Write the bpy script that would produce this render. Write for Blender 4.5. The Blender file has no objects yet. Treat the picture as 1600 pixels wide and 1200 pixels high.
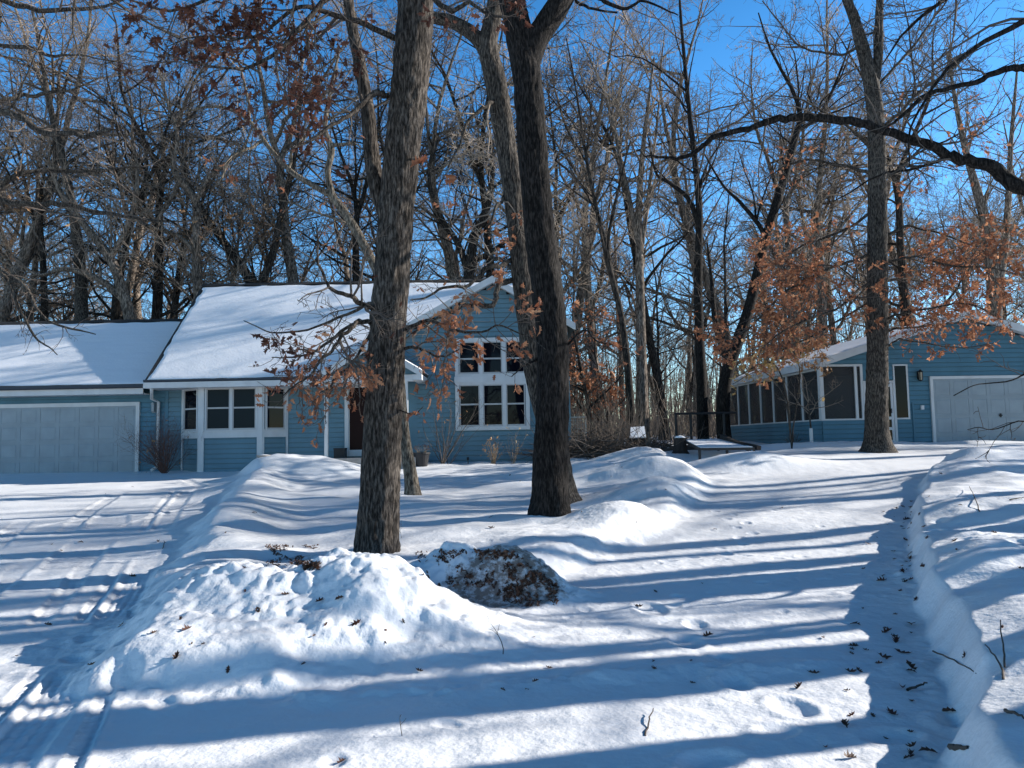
import bpy, math, random
import numpy as np
from mathutils import Matrix, Vector

scene = bpy.context.scene
COL = scene.collection
# ------------------------------------------------------------------ camera
PITCH, ROLL = math.radians(4.34), math.radians(-1.07)
cam_d = bpy.data.cameras.new('camera')
cam = bpy.data.objects.new('camera', cam_d)
COL.objects.link(cam)
cam_d.sensor_width = 36.0
cam_d.lens = 27.0
cam_d.clip_start = 0.05
cam_d.clip_end = 3000
CM = Matrix.Rotation(math.radians(90) + PITCH, 4, 'X') @ Matrix.Rotation(ROLL, 4, 'Z')
cam.matrix_world = Matrix.Translation((0, 0, 1.6)) @ CM
scene.camera = cam
# ------------------------------------------------------------------ sky, sun, exposure
SUN_AZ, SUN_EL = math.radians(77), math.radians(23)      # azimuth to the right of the view axis
world = bpy.data.worlds.new('World')
scene.world = world
world.use_nodes = True
wn = world.node_tree
for n in list(wn.nodes):
    wn.nodes.remove(n)
sky = wn.nodes.new('ShaderNodeTexSky')
sky.sky_type = 'NISHITA'
sky.sun_disc = False
sky.sun_elevation = SUN_EL
sky.sun_rotation = SUN_AZ
sky.altitude = 300
sky.air_density = 1.0
sky.dust_density = 0.15
sky.ozone_density = 3.0
hs = wn.nodes.new('ShaderNodeHueSaturation')
hs.inputs['Saturation'].default_value = 1.30
# a clear winter sky: brighter belt low down, deep blue overhead
tcw = wn.nodes.new('ShaderNodeTexCoord'); sxw = wn.nodes.new('ShaderNodeSeparateXYZ'); crw = wn.nodes.new('ShaderNodeMapRange'); crw.interpolation_type = 'SMOOTHSTEP'
crw.inputs[1].default_value = .40; crw.inputs[2].default_value = .85; crw.inputs[3].default_value = 2.8; crw.inputs[4].default_value = .20
vmw = wn.nodes.new('ShaderNodeVectorMath'); vmw.operation = 'SCALE'
bg = wn.nodes.new('ShaderNodeBackground')
bg.inputs['Strength'].default_value = 0.050
wo = wn.nodes.new('ShaderNodeOutputWorld')
wn.links.new(sky.outputs[0], hs.inputs['Color'])
wn.links.new(tcw.outputs['Generated'], sxw.inputs[0]); wn.links.new(sxw.outputs['Z'], crw.inputs[0]); wn.links.new(crw.outputs[0], vmw.inputs['Scale'])
wn.links.new(hs.outputs[0], vmw.inputs[0]); wn.links.new(vmw.outputs[0], bg.inputs['Color'])
wn.links.new(bg.outputs[0], wo.inputs['Surface'])
SUND = Vector((math.sin(SUN_AZ) * math.cos(SUN_EL), math.cos(SUN_AZ) * math.cos(SUN_EL), math.sin(SUN_EL)))
ld = bpy.data.lights.new('sun', 'SUN')
ld.energy = 5.0
ld.angle = math.radians(0.53)
ld.color = (1.0, 0.945, 0.865)
lo = bpy.data.objects.new('sun', ld)
COL.objects.link(lo)
lo.rotation_euler = SUND.to_track_quat('Z', 'Y').to_euler()
lo.location = (20, 5, 30)
scene.view_settings.view_transform = 'Standard'
scene.view_settings.look = 'None'
scene.view_settings.gamma = 1
scene.view_settings.exposure = 0.84
scene.cycles.max_bounces = 6
scene.cycles.diffuse_bounces = 3
scene.cycles.transparent_max_bounces = 24

# ------------------------------------------------------------------ picture <-> place helpers
CM3 = CM.to_3x3()
def ray(px, py):
    return CM3 @ Vector(((px - 800) / 1200.0, -(py - 600) / 1200.0, -1.0))
def W(px, py, Y):
    d = ray(px, py)
    return Vector((0, 0, 1.6)) + d * (Y / d.y)

# ------------------------------------------------------------------ noise
def _hash(ix, iy, iz, seed):
    h = (ix.astype(np.int64) * 374761393 + iy.astype(np.int64) * 668265263 + iz.astype(np.int64) * 2147483647 + seed * 974634777) & 0xffffffff
    h = ((h ^ (h >> 13)) * 1274126177) & 0xffffffff
    h = (h ^ (h >> 16)) & 0xffffffff
    return h / 4294967295.0 * 2 - 1
def vnoise(x, y, z=None, seed=0):
    x = np.asarray(x, float); y = np.asarray(y, float)
    z = np.zeros_like(x) if z is None else np.asarray(z, float)
    ix, iy, iz = np.floor(x), np.floor(y), np.floor(z)
    fx, fy, fz = x - ix, y - iy, z - iz
    s = lambda t: t * t * t * (t * (t * 6 - 15) + 10)
    ux, uy, uz = s(fx), s(fy), s(fz)
    r = 0
    for a in (0, 1):
        for b in (0, 1):
            for c in (0, 1):
                w = (ux if a else 1 - ux) * (uy if b else 1 - uy) * (uz if c else 1 - uz)
                r = r + w * _hash(ix + a, iy + b, iz + c, seed)
    return r
def fbm(x, y, o=4, seed=0, g=0.5):
    r = 0; a = 1.0; f = 1.0
    for i in range(o):
        r = r + a * vnoise(np.asarray(x) * f + 17.3 * i, np.asarray(y) * f + 9.1 * i, None, seed + i)
        a *= g; f *= 2.03
    return r
def sstep(a, b, x):
    t = np.clip((x - a) / (b - a), 0, 1)
    return t * t * (3 - 2 * t)

# ------------------------------------------------------------------ terrain
def worley(x, y, seed=0):
    """distance to the nearest scattered point and that point's own random number"""
    ix, iy = np.floor(x), np.floor(y); best = np.full(np.shape(x), 9.0); val = np.zeros(np.shape(x)); zz = np.zeros_like(ix)
    for a in (-1, 0, 1):
        for b in (-1, 0, 1):
            cx, cy = ix + a, iy + b
            px_ = cx + .5 + .45 * _hash(cx, cy, zz, seed); py_ = cy + .5 + .45 * _hash(cx, cy, zz, seed + 1)
            d = np.hypot(x - px_, y - py_); k = d < best
            best = np.where(k, d, best); val = np.where(k, _hash(cx, cy, zz, seed + 2), val)
    return best, val
def clods(x, y, f, seed, keep):
    d, v = worley(x * f + .25 * vnoise(x * f * 2, y * f * 2, None, seed), y * f, seed)
    return np.sqrt(np.clip(1 - (d / .52) ** 2, 0, 1)) * np.clip((v + keep) * 1.2, 0, 1)
def poly_sd(x, y, P):
    """signed distance to polygon, positive inside"""
    P = np.array(P, float)
    d = np.full(np.shape(x), 1e9)
    ins = np.zeros(np.shape(x), bool)
    n = len(P)
    for i in range(n):
        ax, ay = P[i]; bx_, by_ = P[(i + 1) % n]
        ex, ey = bx_ - ax, by_ - ay
        wx, wy = x - ax, y - ay
        t = np.clip((wx * ex + wy * ey) / (ex * ex + ey * ey + 1e-12), 0, 1)
        d = np.minimum(d, np.hypot(wx - ex * t, wy - ey * t))
        c = ((ay > y) != (by_ > y)) & (x < (bx_ - ax) * (y - ay) / ((by_ - ay) if by_ != ay else 1e-9) + ax)
        ins ^= c
    return np.where(ins, d, -d)
ISLAND = [(-2.95, 5.25), (-3.7, 8), (-4.55, 10.9), (-5.7, 15), (-7.0, 20), (-7.5, 22.3), (-7.3, 23.2), (-7, 30), (2.5, 30), (3.4, 25), (4.2, 22),
          (4.4, 18.5), (3.9, 15.8), (2.7, 12.5), (1.6, 10.3), (0.75, 8.9), (0.25, 8.2), (-0.35, 7.75), (-0.7, 7.1), (-0.75, 6.2), (-1.0, 5.55), (-1.6, 5.2)]
RBANK = [(1.5, 1.0), (1.75, 3), (2.1, 3.9), (3.15, 6), (4.55, 9.1), (6.1, 12), (8.3, 15.6), (10.5, 17.8), (15, 19.8), (40, 21), (40, -5), (1.5, -5)]
PILES = [  # cx, cy, rx, ry, rot, h, lump
    (-1.8, 6.65, 1.15, 0.75, 0.0, 0.32, 0.9), (-0.75, 6.5, 0.75, 0.55, -0.45, 0.20, 0.7), (-2.6, 6.6, 0.7, 0.8, 0.2, 0.10, 0.6),
    (-0.40, 7.9, 0.60, 0.34, -0.25, 0.36, 0.9), (0.10, 7.72, 0.42, 0.28, -0.4, 0.24, 0.9), (-2.1, 7.75, 0.8, 0.35, 0.1, 0.12, 0.5),
    (-5.5, 20.3, 1.7, 1.1, 0.1, 0.55, 0.0), (-6.1, 17.5, 0.8, 1.8, 0.3, 0.2, 0.0), (-4.6, 12.5, 0.8, 2.2, 0.2, 0.14, 0.0),
    (2.9, 16.8, 1.2, 1.1, 0.4, 0.45, 0.1), (1.7, 18.5, 1.0, 1.0, 0.4, 0.35, 0.1), (2.3, 14.2, 0.8, 0.9, 0.6, 0.22, 0.1), (1.5, 11.5, 0.6, 0.8, 0.5, 0.14, 0.1),
    (3.6, 22.0, 1.6, 0.9, 0.1, 0.20, 0.2), (4.8, 23.4, 1.2, 0.8, 0.1, 0.15, 0.2),
    (6.0, 20.6, 2.4, 1.9, 0.1, 0.16, 0.05), (5.7, 19.2, 1.6, 0.7, 0.1, 0.32, 0.1), (10.4, 23.4, 2.6, 0.6, 0.05, 0.16, 0.3), (7.6, 23.2, 1.6, 0.8, 0.0, 0.14, 0.2), (14.5, 23.9, 1.2, 0.5, 0.0, 0.08, 0.2),
    (8.8, 15.5, 1.6, 0.8, 0.5, 0.18, 0.3), (4.6, 7.6, 0.9, 1.1, 0.2, 0.12, 0.2), (6.6, 10.5, 1.4, 1.4, 0.2, 0.1, 0.1),
    (5.4, 5.2, 1.3, 1.0, 0.1, 0.14, 0.2), (11.5, 17.0, 2.4, 1.0, 0.3, 0.2, 0.2)]
TRACKS = [  # polylines of tyre tracks on the left drive (x, y), half width
    ([(-2.35, 3.2), (-2.75, 4.4), (-3.35, 6.2), (-4.1, 8.4), (-5.2, 11.3), (-6.6, 15), (-8.2, 20)], 0.16),
    ([(-2.62, 3.2), (-3.02, 4.4), (-3.62, 6.2), (-4.4, 8.4), (-5.5, 11.3), (-6.9, 15), (-8.6, 20)], 0.06),
    ([(-1.95, 3.2), (-2.4, 4.4), (-3.0, 6.0), (-3.6, 7.4)], 0.05), ([(-2.95, 3.2), (-3.4, 4.4), (-4.0, 6.2), (-4.8, 8.4), (-5.9, 11)], 0.10),
    ([(-3.9, 3.2), (-4.4, 4.6), (-5.0, 6.4), (-5.7, 8.6), (-6.8, 11.5), (-8.2, 15), (-9.8, 20)], 0.14),
    ([(-5.2, 8.9), (-5.75, 10.2), (-6.6, 12.6), (-7.3, 14)], 0.30),
    ([(-6.2, 7.0), (-7.0, 10.2), (-8.6, 13.6), (-11.3, 16.5), (-15, 18)], 0.15),
    ([(-9.5, 8.0), (-8.6, 11.2), (-7.3, 14.6), (-7.5, 18.6), (-9.5, 22)], 0.12),
    ([(-6, 17.2), (-9, 16.6), (-13, 17.2), (-18, 17.6)], 0.14), ([(-6, 18.9), (-10, 18.4), (-14, 18.8), (-18, 19)], 0.12),
    ([(-9.2, 9.8), (-6.5, 12.8), (-6.3, 17)], 0.08)]
def base_h(x, y):
    b = 0.05 * np.clip(y - 6, 0, 18.5) + 0.012 * np.clip(y - 24.5, 0, 40)
    b = b + 0.045 * np.clip(x, 0, 9) * np.clip((y - 6) / 18.0, 0, 1) ** 1.5
    return b
def H(x, y, fine=True):
    x = np.asarray(x, float); y = np.asarray(y, float)
    z = base_h(x, y)
    wob = 0.12 * fbm(x * 0.9, y * 0.9, 3, 5)
    wob2 = 0.09 * fbm(x * 1.6, y * 1.6, 2, 8)
    isd = poly_sd(x, y, ISLAND) + wob + 0.04 * fbm(x * 5, y * 5, 2, 9)
    im = sstep(-0.12, 0.45, isd)
    rsd = poly_sd(x, y, RBANK) + wob2 * 0.7
    rm = sstep(-0.02, 0.20, rsd) * .82 + .18 * sstep(.1, .7, rsd)
    z = z + im * (0.23 - 0.12 * sstep(.5, 1.6, isd) + 0.05 * fbm(x * 0.45, y * 0.55, 3, 21) + 0.035 * fbm(x * 1.1, y * 1.6, 2, 23))
    z = z + rm * (0.32 + 0.14 * sstep(9, 4, y) + 0.07 * fbm(x * 0.5, y * 0.7, 3, 31) + 0.04 * sstep(0.1, 1.5, rsd) + 0.03 * fbm(x * 1.7, y * 1.7, 2, 33))
    lump = np.zeros_like(x)
    for cx, cy, rx, ry, rot, h, lm in PILES:
        c, s = math.cos(rot), math.sin(rot)
        u = ((x - cx) * c + (y - cy) * s) / rx
        v = (-(x - cx) * s + (y - cy) * c) / ry
        g = np.exp(-(u * u + v * v) ** 1.15)
        z = z + h * g
        lump = np.maximum(lump, lm * np.exp(-(u * u + v * v) * 0.55))
    # rough snow thrown on the plough piles and berm lines
    bl = np.abs(y - (5.22 + 0.06 * (x + 1) + 0.1 * np.sin(x * 1.3))) / 0.16
    berm = np.exp(-bl * bl) * sstep(-3.2, -2.4, x) * (1 - sstep(2.6, 3.1, x))
    z = z + 0.022 * berm * (0.7 + 0.8 * fbm(x * 2.6, y * 3, 3, 41))
    lump = np.maximum(lump, 0.35 * berm)
    chunk = np.abs(fbm(x * 5.5, y * 5.5, 4, 51, 0.55))
    z = z + lump * (0.03 * (chunk - 0.35) + 0.04 * fbm(x * 3.1, y * 3.4, 3, 53) + 0.010 * fbm(x * 15, y * 15, 2, 55))
    if fine:
        toe = 1.1 * np.exp(-((rsd + .07) / .08) ** 2) * sstep(-.4, .3, vnoise(x * 1.4, y * 1.4, None, 91))
        lc = np.maximum(lump, .5 * toe)
        z = z + lc * (0.034 * clods(x, y, 4.2, 201, .1) + 0.024 * clods(x, y, 9.5, 211, .25) + 0.010 * clods(x, y, 19, 221, .3))
    # drive surfaces: gentle relief, tyre tracks
    drive = (1 - im) * (1 - rm)
    z = z + drive * (0.012 * fbm(x * 0.8, y * 1.2, 2, 61) + 0.004 * fbm(x * 6, y * 6, 2, 63))
    if fine:
        for P, hw in TRACKS:
            P = np.array(P)
            dm = np.full(x.shape, 9.0); sd = np.zeros_like(x); al = np.zeros_like(x); acc = 0
            for i in range(len(P) - 1):
                e = P[i + 1] - P[i]; L = math.hypot(*e); e = e / L
                wx, wy = x - P[i][0], y - P[i][1]
                t = np.clip(wx * e[0] + wy * e[1], 0, L)
                dd = np.hypot(wx - e[0] * t, wy - e[1] * t)
                side = wx * e[1] - wy * e[0]
                k = dd < dm
                dm = np.where(k, dd, dm); sd = np.where(k, side, sd); al = np.where(k, acc + t, al)
                acc += L
            ins = 1 - sstep(hw * 0.85, hw * 1.1, dm)
            brk = sstep(-0.5, 0.1, vnoise(al * 0.6, al * 0, None, 77))
            rib = 0.5 + 0.5 * np.sin(sd * 2 * math.pi / 0.075)
            trd = 0.5 + 0.5 * np.sign(np.sin(al * 2 * math.pi / 0.11 + 2 * np.sign(sd)))
            z = z - drive * ins * brk * (0.009 + 0.011 * rib + 0.004 * trd)
            z = z + drive * brk * 0.008 * np.exp(-((dm - hw * 1.15) / 0.03) ** 2)
        # old footprints and animal tracks
        rs = random.Random(12)
        prints = []
        for (x0, y0, a, n, st, sz) in ((0.4, 3.9, 0.3, 9, .55, .10), (1.6, 4.2, 1.9, 6, .5, .10), (-1.0, 9.8, .15, 16, .32, .05), (1.2, 7.0, 1.0, 14, .35, .05),
                                       (0.2, 12.6, 0.6, 18, .3, .05), (2.3, 9.2, 1.25, 12, .4, .06), (4.6, 6.2, 1.2, 10, .5, .08), (-2, 4.5, 2.4, 5, .5, .09), (-2.2, 13.5, .4, 14, .35, .06)):
            px_, py_ = x0, y0
            for k in range(n):
                a += rs.uniform(-.25, .25)
                px_ += math.cos(a) * st; py_ += math.sin(a) * st
                sgn = 1 if k % 2 else -1
                prints.append((px_ - math.sin(a) * .09 * sgn, py_ + math.cos(a) * .09 * sgn, a, sz * rs.uniform(.8, 1.2)))
        for _ in range(45):
            prints.append((rs.uniform(-3, 5.5), rs.uniform(3.2, 13), rs.uniform(0, 3), rs.uniform(.025, .06)))
        for (fx, fy, a, sz) in prints:
            m = (np.abs(x - fx) < .35) & (np.abs(y - fy) < .35)
            if not m.any():
                continue
            u = ((x[m] - fx) * math.cos(a) + (y[m] - fy) * math.sin(a)) / (sz * 1.5)
            v = (-(x[m] - fx) * math.sin(a) + (y[m] - fy) * math.cos(a)) / sz
            q = u * u + v * v
            z[m] += -0.26 * sz * np.exp(-q * q) + 0.08 * sz * np.exp(-((np.sqrt(q) - 1.35) / .3) ** 2)
        near = sstep(20, 8, y)
        z = z + near * 0.0035 * fbm(x * 9, y * 9, 3, 71) + 0.012 * fbm(x * 2.1, y * 2.3, 2, 73) * (1 - drive)
    # forest floor
    fr = sstep(28, 36, y)
    z = z + fr * 0.18 * fbm(x * 0.25, y * 0.25, 3, 81) + sstep(29, 31, y) * 0.1
    return z
def hz(x, y):
    return float(H(np.array([float(x)]), np.array([float(y)]), False)[0])

# ------------------------------------------------------------------ materials
MATS = {}
def mat(name, col, rough=0.7, spec=0.3, metal=0.0, noise=None, bump=None, coords='Object', trans=0.0):
    """noise=(scale, amount, vertical stretch), bump=(scale, distance, stretch)"""
    m = bpy.data.materials.new(name); m.use_nodes = True
    nt = m.node_tree; p = nt.nodes['Principled BSDF']
    p.inputs['Base Color'].default_value = (*col, 1); p.inputs['Roughness'].default_value = rough
    p.inputs['Specular IOR Level'].default_value = spec; p.inputs['Metallic'].default_value = metal
    tc = nt.nodes.new('ShaderNodeTexCoord')
    if noise:
        mp = nt.nodes.new('ShaderNodeMapping'); mp.inputs['Scale'].default_value = (1, 1, noise[2])
        nz = nt.nodes.new('ShaderNodeTexNoise'); nz.inputs['Scale'].default_value = noise[0]; nz.inputs['Detail'].default_value = 5
        mr = nt.nodes.new('ShaderNodeMapRange'); mr.inputs[1].default_value = .3; mr.inputs[2].default_value = .7
        mr.inputs[3].default_value = 1 - noise[1]; mr.inputs[4].default_value = 1 + noise[1]
        mx = nt.nodes.new('ShaderNodeVectorMath'); mx.operation = 'SCALE'; mx.inputs[0].default_value = col
        nt.links.new(tc.outputs[coords], mp.inputs[0]); nt.links.new(mp.outputs[0], nz.inputs['Vector'])
        nt.links.new(nz.outputs[0], mr.inputs[0]); nt.links.new(mr.outputs[0], mx.inputs['Scale'])
        nt.links.new(mx.outputs[0], p.inputs['Base Color'])
    if bump:
        mp = nt.nodes.new('ShaderNodeMapping'); mp.inputs['Scale'].default_value = (1, 1, bump[2])
        nz = nt.nodes.new('ShaderNodeTexNoise'); nz.inputs['Scale'].default_value = bump[0]; nz.inputs['Detail'].default_value = 6
        bp = nt.nodes.new('ShaderNodeBump'); bp.inputs['Distance'].default_value = bump[1]
        nt.links.new(tc.outputs[coords], mp.inputs[0]); nt.links.new(mp.outputs[0], nz.inputs['Vector'])
        nt.links.new(nz.outputs[0], bp.inputs['Height']); nt.links.new(bp.outputs[0], p.inputs['Normal'])
    MATS[name] = m
    return m
M_snow = mat('snow', (.81, .82, .84), .55, .25, noise=(1.3, .03, 1), bump=(24, .008, 1))
M_rsnow = mat('roof_snow', (.86, .87, .90), .6, .2, bump=(14, .006, 1))
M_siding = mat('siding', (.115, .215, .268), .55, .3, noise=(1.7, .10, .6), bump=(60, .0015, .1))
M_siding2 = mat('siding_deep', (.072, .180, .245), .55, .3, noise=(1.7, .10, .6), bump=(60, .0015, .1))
M_white = mat('white_paint', (.56, .575, .58), .5, .3, noise=(3, .08, .5))
M_door = mat('garage_door_paint', (.255, .305, .335), .45, .35, noise=(2.2, .09, 1))
M_glass = mat('dark_glass', (.003, .004, .008), .03, .14)
M_blind = mat('window_mesh_shade', (.012, .020, .024), .3, .08)
M_vinyl = mat('sash_vinyl', (.42, .42, .42), .5, .3)
M_shingle = mat('shingle', (.045, .043, .042), .9, .2, noise=(14, .3, 1))
M_gutter = mat('gutter', (.03, .04, .055), .5, .3)
M_black = mat('black_metal', (.015, .015, .017), .5, .4)
M_dark = mat('dark_interior', (.03, .03, .032), .9, .1)
M_wood = mat('weathered_wood', (.14, .12, .10), .85, .2, noise=(9, .3, .2), bump=(20, .004, .1))
M_wooddk = mat('dark_wood', (.035, .03, .028), .85, .2, noise=(9, .3, .2))
M_concrete = mat('concrete', (.33, .30, .27), .85, .2, noise=(12, .2, 1))
M_maroon = mat('maroon_door', (.016, .005, .005), .35, .08)
M_numb = mat('number_black', (.02, .02, .02), .5, .3)
M_lamp = mat('lamp_glass', (.35, .30, .22), .3, .4)
M_plant = mat('dry_stem', (.30, .21, .13), .8, .2, noise=(9, .3, 1))
def bark(name, col, light, sc=1.0):
    m = bpy.data.materials.new(name); m.use_nodes = True
    nt = m.node_tree; p = nt.nodes['Principled BSDF']; p.inputs['Roughness'].default_value = .9
    p.inputs['Specular IOR Level'].default_value = .15
    tc = nt.nodes.new('ShaderNodeTexCoord')
    mp = nt.nodes.new('ShaderNodeMapping'); mp.inputs['Scale'].default_value = (sc, sc, sc * .2)
    nz = nt.nodes.new('ShaderNodeTexNoise'); nz.inputs['Scale'].default_value = 42; nz.inputs['Detail'].default_value = 6; nz.inputs['Roughness'].default_value = .6
    cr = nt.nodes.new('ShaderNodeValToRGB')
    cr.color_ramp.elements[0].position = .38; cr.color_ramp.elements[0].color = (*[c * .25 for c in col], 1)
    cr.color_ramp.elements[1].position = .64; cr.color_ramp.elements[1].color = (*light, 1)
    e = cr.color_ramp.elements.new(.5); e.color = (*col, 1)
    n2 = nt.nodes.new('ShaderNodeTexNoise'); n2.inputs['Scale'].default_value = 1.1; n2.inputs['Detail'].default_value = 3
    mr = nt.nodes.new('ShaderNodeMapRange'); mr.inputs[1].default_value = .3; mr.inputs[2].default_value = .7; mr.inputs[3].default_value = .72; mr.inputs[4].default_value = 1.2
    mx = nt.nodes.new('ShaderNodeVectorMath'); mx.operation = 'SCALE'
    bp = nt.nodes.new('ShaderNodeBump'); bp.inputs['Distance'].default_value = .02
    L = nt.links.new
    L(tc.outputs['Object'], mp.inputs[0]); L(mp.outputs[0], nz.inputs['Vector']); L(tc.outputs['Object'], n2.inputs['Vector'])
    L(nz.outputs[0], cr.inputs[0]); L(cr.outputs[0], mx.inputs[0]); L(n2.outputs[0], mr.inputs[0]); L(mr.outputs[0], mx.inputs['Scale'])
    L(mx.outputs[0], p.inputs['Base Color']); L(nz.outputs[0], bp.inputs['Height']); L(bp.outputs[0], p.inputs['Normal'])
    return m
M_bark_grey = bark('oak_bark_grey', (.052, .043, .036), (.135, .115, .098))
M_bark_dark = bark('oak_bark_dark', (.015, .013, .012), (.042, .036, .032))
M_bark_mid = bark('oak_bark_mid', (.055, .047, .040), (.14, .12, .10))
M_bark_far = bark('wood_bark', (.13, .105, .085), (.33, .27, .22), .6)
M_twigfar = mat('twig_wood', (.42, .335, .26), .8, .2)
M_bark_fdk = bark('wood_bark_dark', (.030, .026, .023), (.085, .072, .060), .6)
M_twig = mat('twig', (.24, .195, .155), .8, .2)
M_twigdk = mat('twig_dark', (.10, .082, .07), .85, .2)
M_twigred = mat('twig_reddish', (.13, .07, .055), .8, .2)
def leafmat(name, c1, c2, tr=.35):
    m = bpy.data.materials.new(name); m.use_nodes = True
    nt = m.node_tree; p = nt.nodes['Principled BSDF']; p.inputs['Roughness'].default_value = .6
    p.inputs['Specular IOR Level'].default_value = .25
    out = nt.nodes['Material Output']
    g = nt.nodes.new('ShaderNodeNewGeometry'); cr = nt.nodes.new('ShaderNodeValToRGB')
    cr.color_ramp.elements[0].color = (*c1, 1); cr.color_ramp.elements[1].color = (*c2, 1)
    e = cr.color_ramp.elements.new(.75); e.color = (*[a * .6 + b * .4 for a, b in zip(c1, c2)], 1)
    t = nt.nodes.new('ShaderNodeBsdfTranslucent'); mx = nt.nodes.new('ShaderNodeMixShader'); mx.inputs[0].default_value = tr
    L = nt.links.new
    L(g.outputs['Random Per Island'], cr.inputs[0]); L(cr.outputs[0], p.inputs['Base Color']); L(cr.outputs[0], t.inputs['Color'])
    L(p.outputs[0], mx.inputs[1]); L(t.outputs[0], mx.inputs[2]); L(mx.outputs[0], out.inputs['Surface'])
    return m
M_leaf = leafmat('oak_leaf_russet', (.26, .095, .05), (.72, .36, .19))
M_leafdk = leafmat('oak_leaf_dark', (.08, .034, .025), (.22, .095, .06))
M_leafy = leafmat('leaf_tan_yellow', (.42, .26, .10), (.62, .46, .22))
M_leaftan = leafmat('leaf_tan', (.30, .16, .08), (.50, .32, .17))
M_leafgr = leafmat('fallen_leaf_brown', (.05, .028, .020), (.27, .13, .078), .1)
# screens of the porch: a fine dark mesh one can half see through
M_screen = bpy.data.materials.new('insect_screen'); M_screen.use_nodes = True
_nt = M_screen.node_tree; _p = _nt.nodes['Principled BSDF']; _p.inputs['Base Color'].default_value = (.03, .032, .035, 1); _p.inputs['Roughness'].default_value = .6
_t = _nt.nodes.new('ShaderNodeBsdfTransparent'); _m = _nt.nodes.new('ShaderNodeMixShader'); _m.inputs[0].default_value = .55
_nt.links.new(_t.outputs[0], _m.inputs[1]); _nt.links.new(_p.outputs[0], _m.inputs[2]); _nt.links.new(_m.outputs[0], _nt.nodes['Material Output'].inputs['Surface'])

# ------------------------------------------------------------------ object helpers
def mesh_obj(name, V, F, m, parent=None, smooth=False):
    me = bpy.data.meshes.new(name)
    if isinstance(F, np.ndarray):
        V = np.asarray(V, np.float32); F = np.asarray(F, np.int32); k = F.shape[1]
        me.vertices.add(len(V)); me.vertices.foreach_set('co', V.ravel())
        me.loops.add(F.size); me.loops.foreach_set('vertex_index', F.ravel())
        me.polygons.add(len(F)); me.polygons.foreach_set('loop_start', np.arange(0, F.size, k, dtype=np.int32))
        me.polygons.foreach_set('loop_total', np.full(len(F), k, np.int32))
        me.polygons.foreach_set('use_smooth', np.full(len(F), smooth, bool))
        me.update(calc_edges=True)
    else:
        me.from_pydata([tuple(v) for v in V], [], F)
        if smooth:
            for p in me.polygons: p.use_smooth = True
        me.update()
    me.materials.append(m)
    o = bpy.data.objects.new(name, me); COL.objects.link(o)
    if parent is not None: o.parent = parent
    return o
def tag(o, label=None, cat=None, group=None, kind=None):
    if label: o['label'] = label
    if cat: o['category'] = cat
    if group: o['group'] = group
    if kind: o['kind'] = kind
    return o
def thing(name, label, cat, loc=(0, 0, 0), rz=0.0, group=None):
    o = bpy.data.objects.new(name, None); COL.objects.link(o)
    o.empty_display_size = .3
    o.location = loc; o.rotation_euler = (0, 0, rz)
    return tag(o, label, cat, group)
def copy_tree(o, parent=None):
    c = o.copy(); COL.objects.link(c)
    if parent is not None: c.parent = parent
    for ch in list(o.children): copy_tree(ch, c)
    return c
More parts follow.
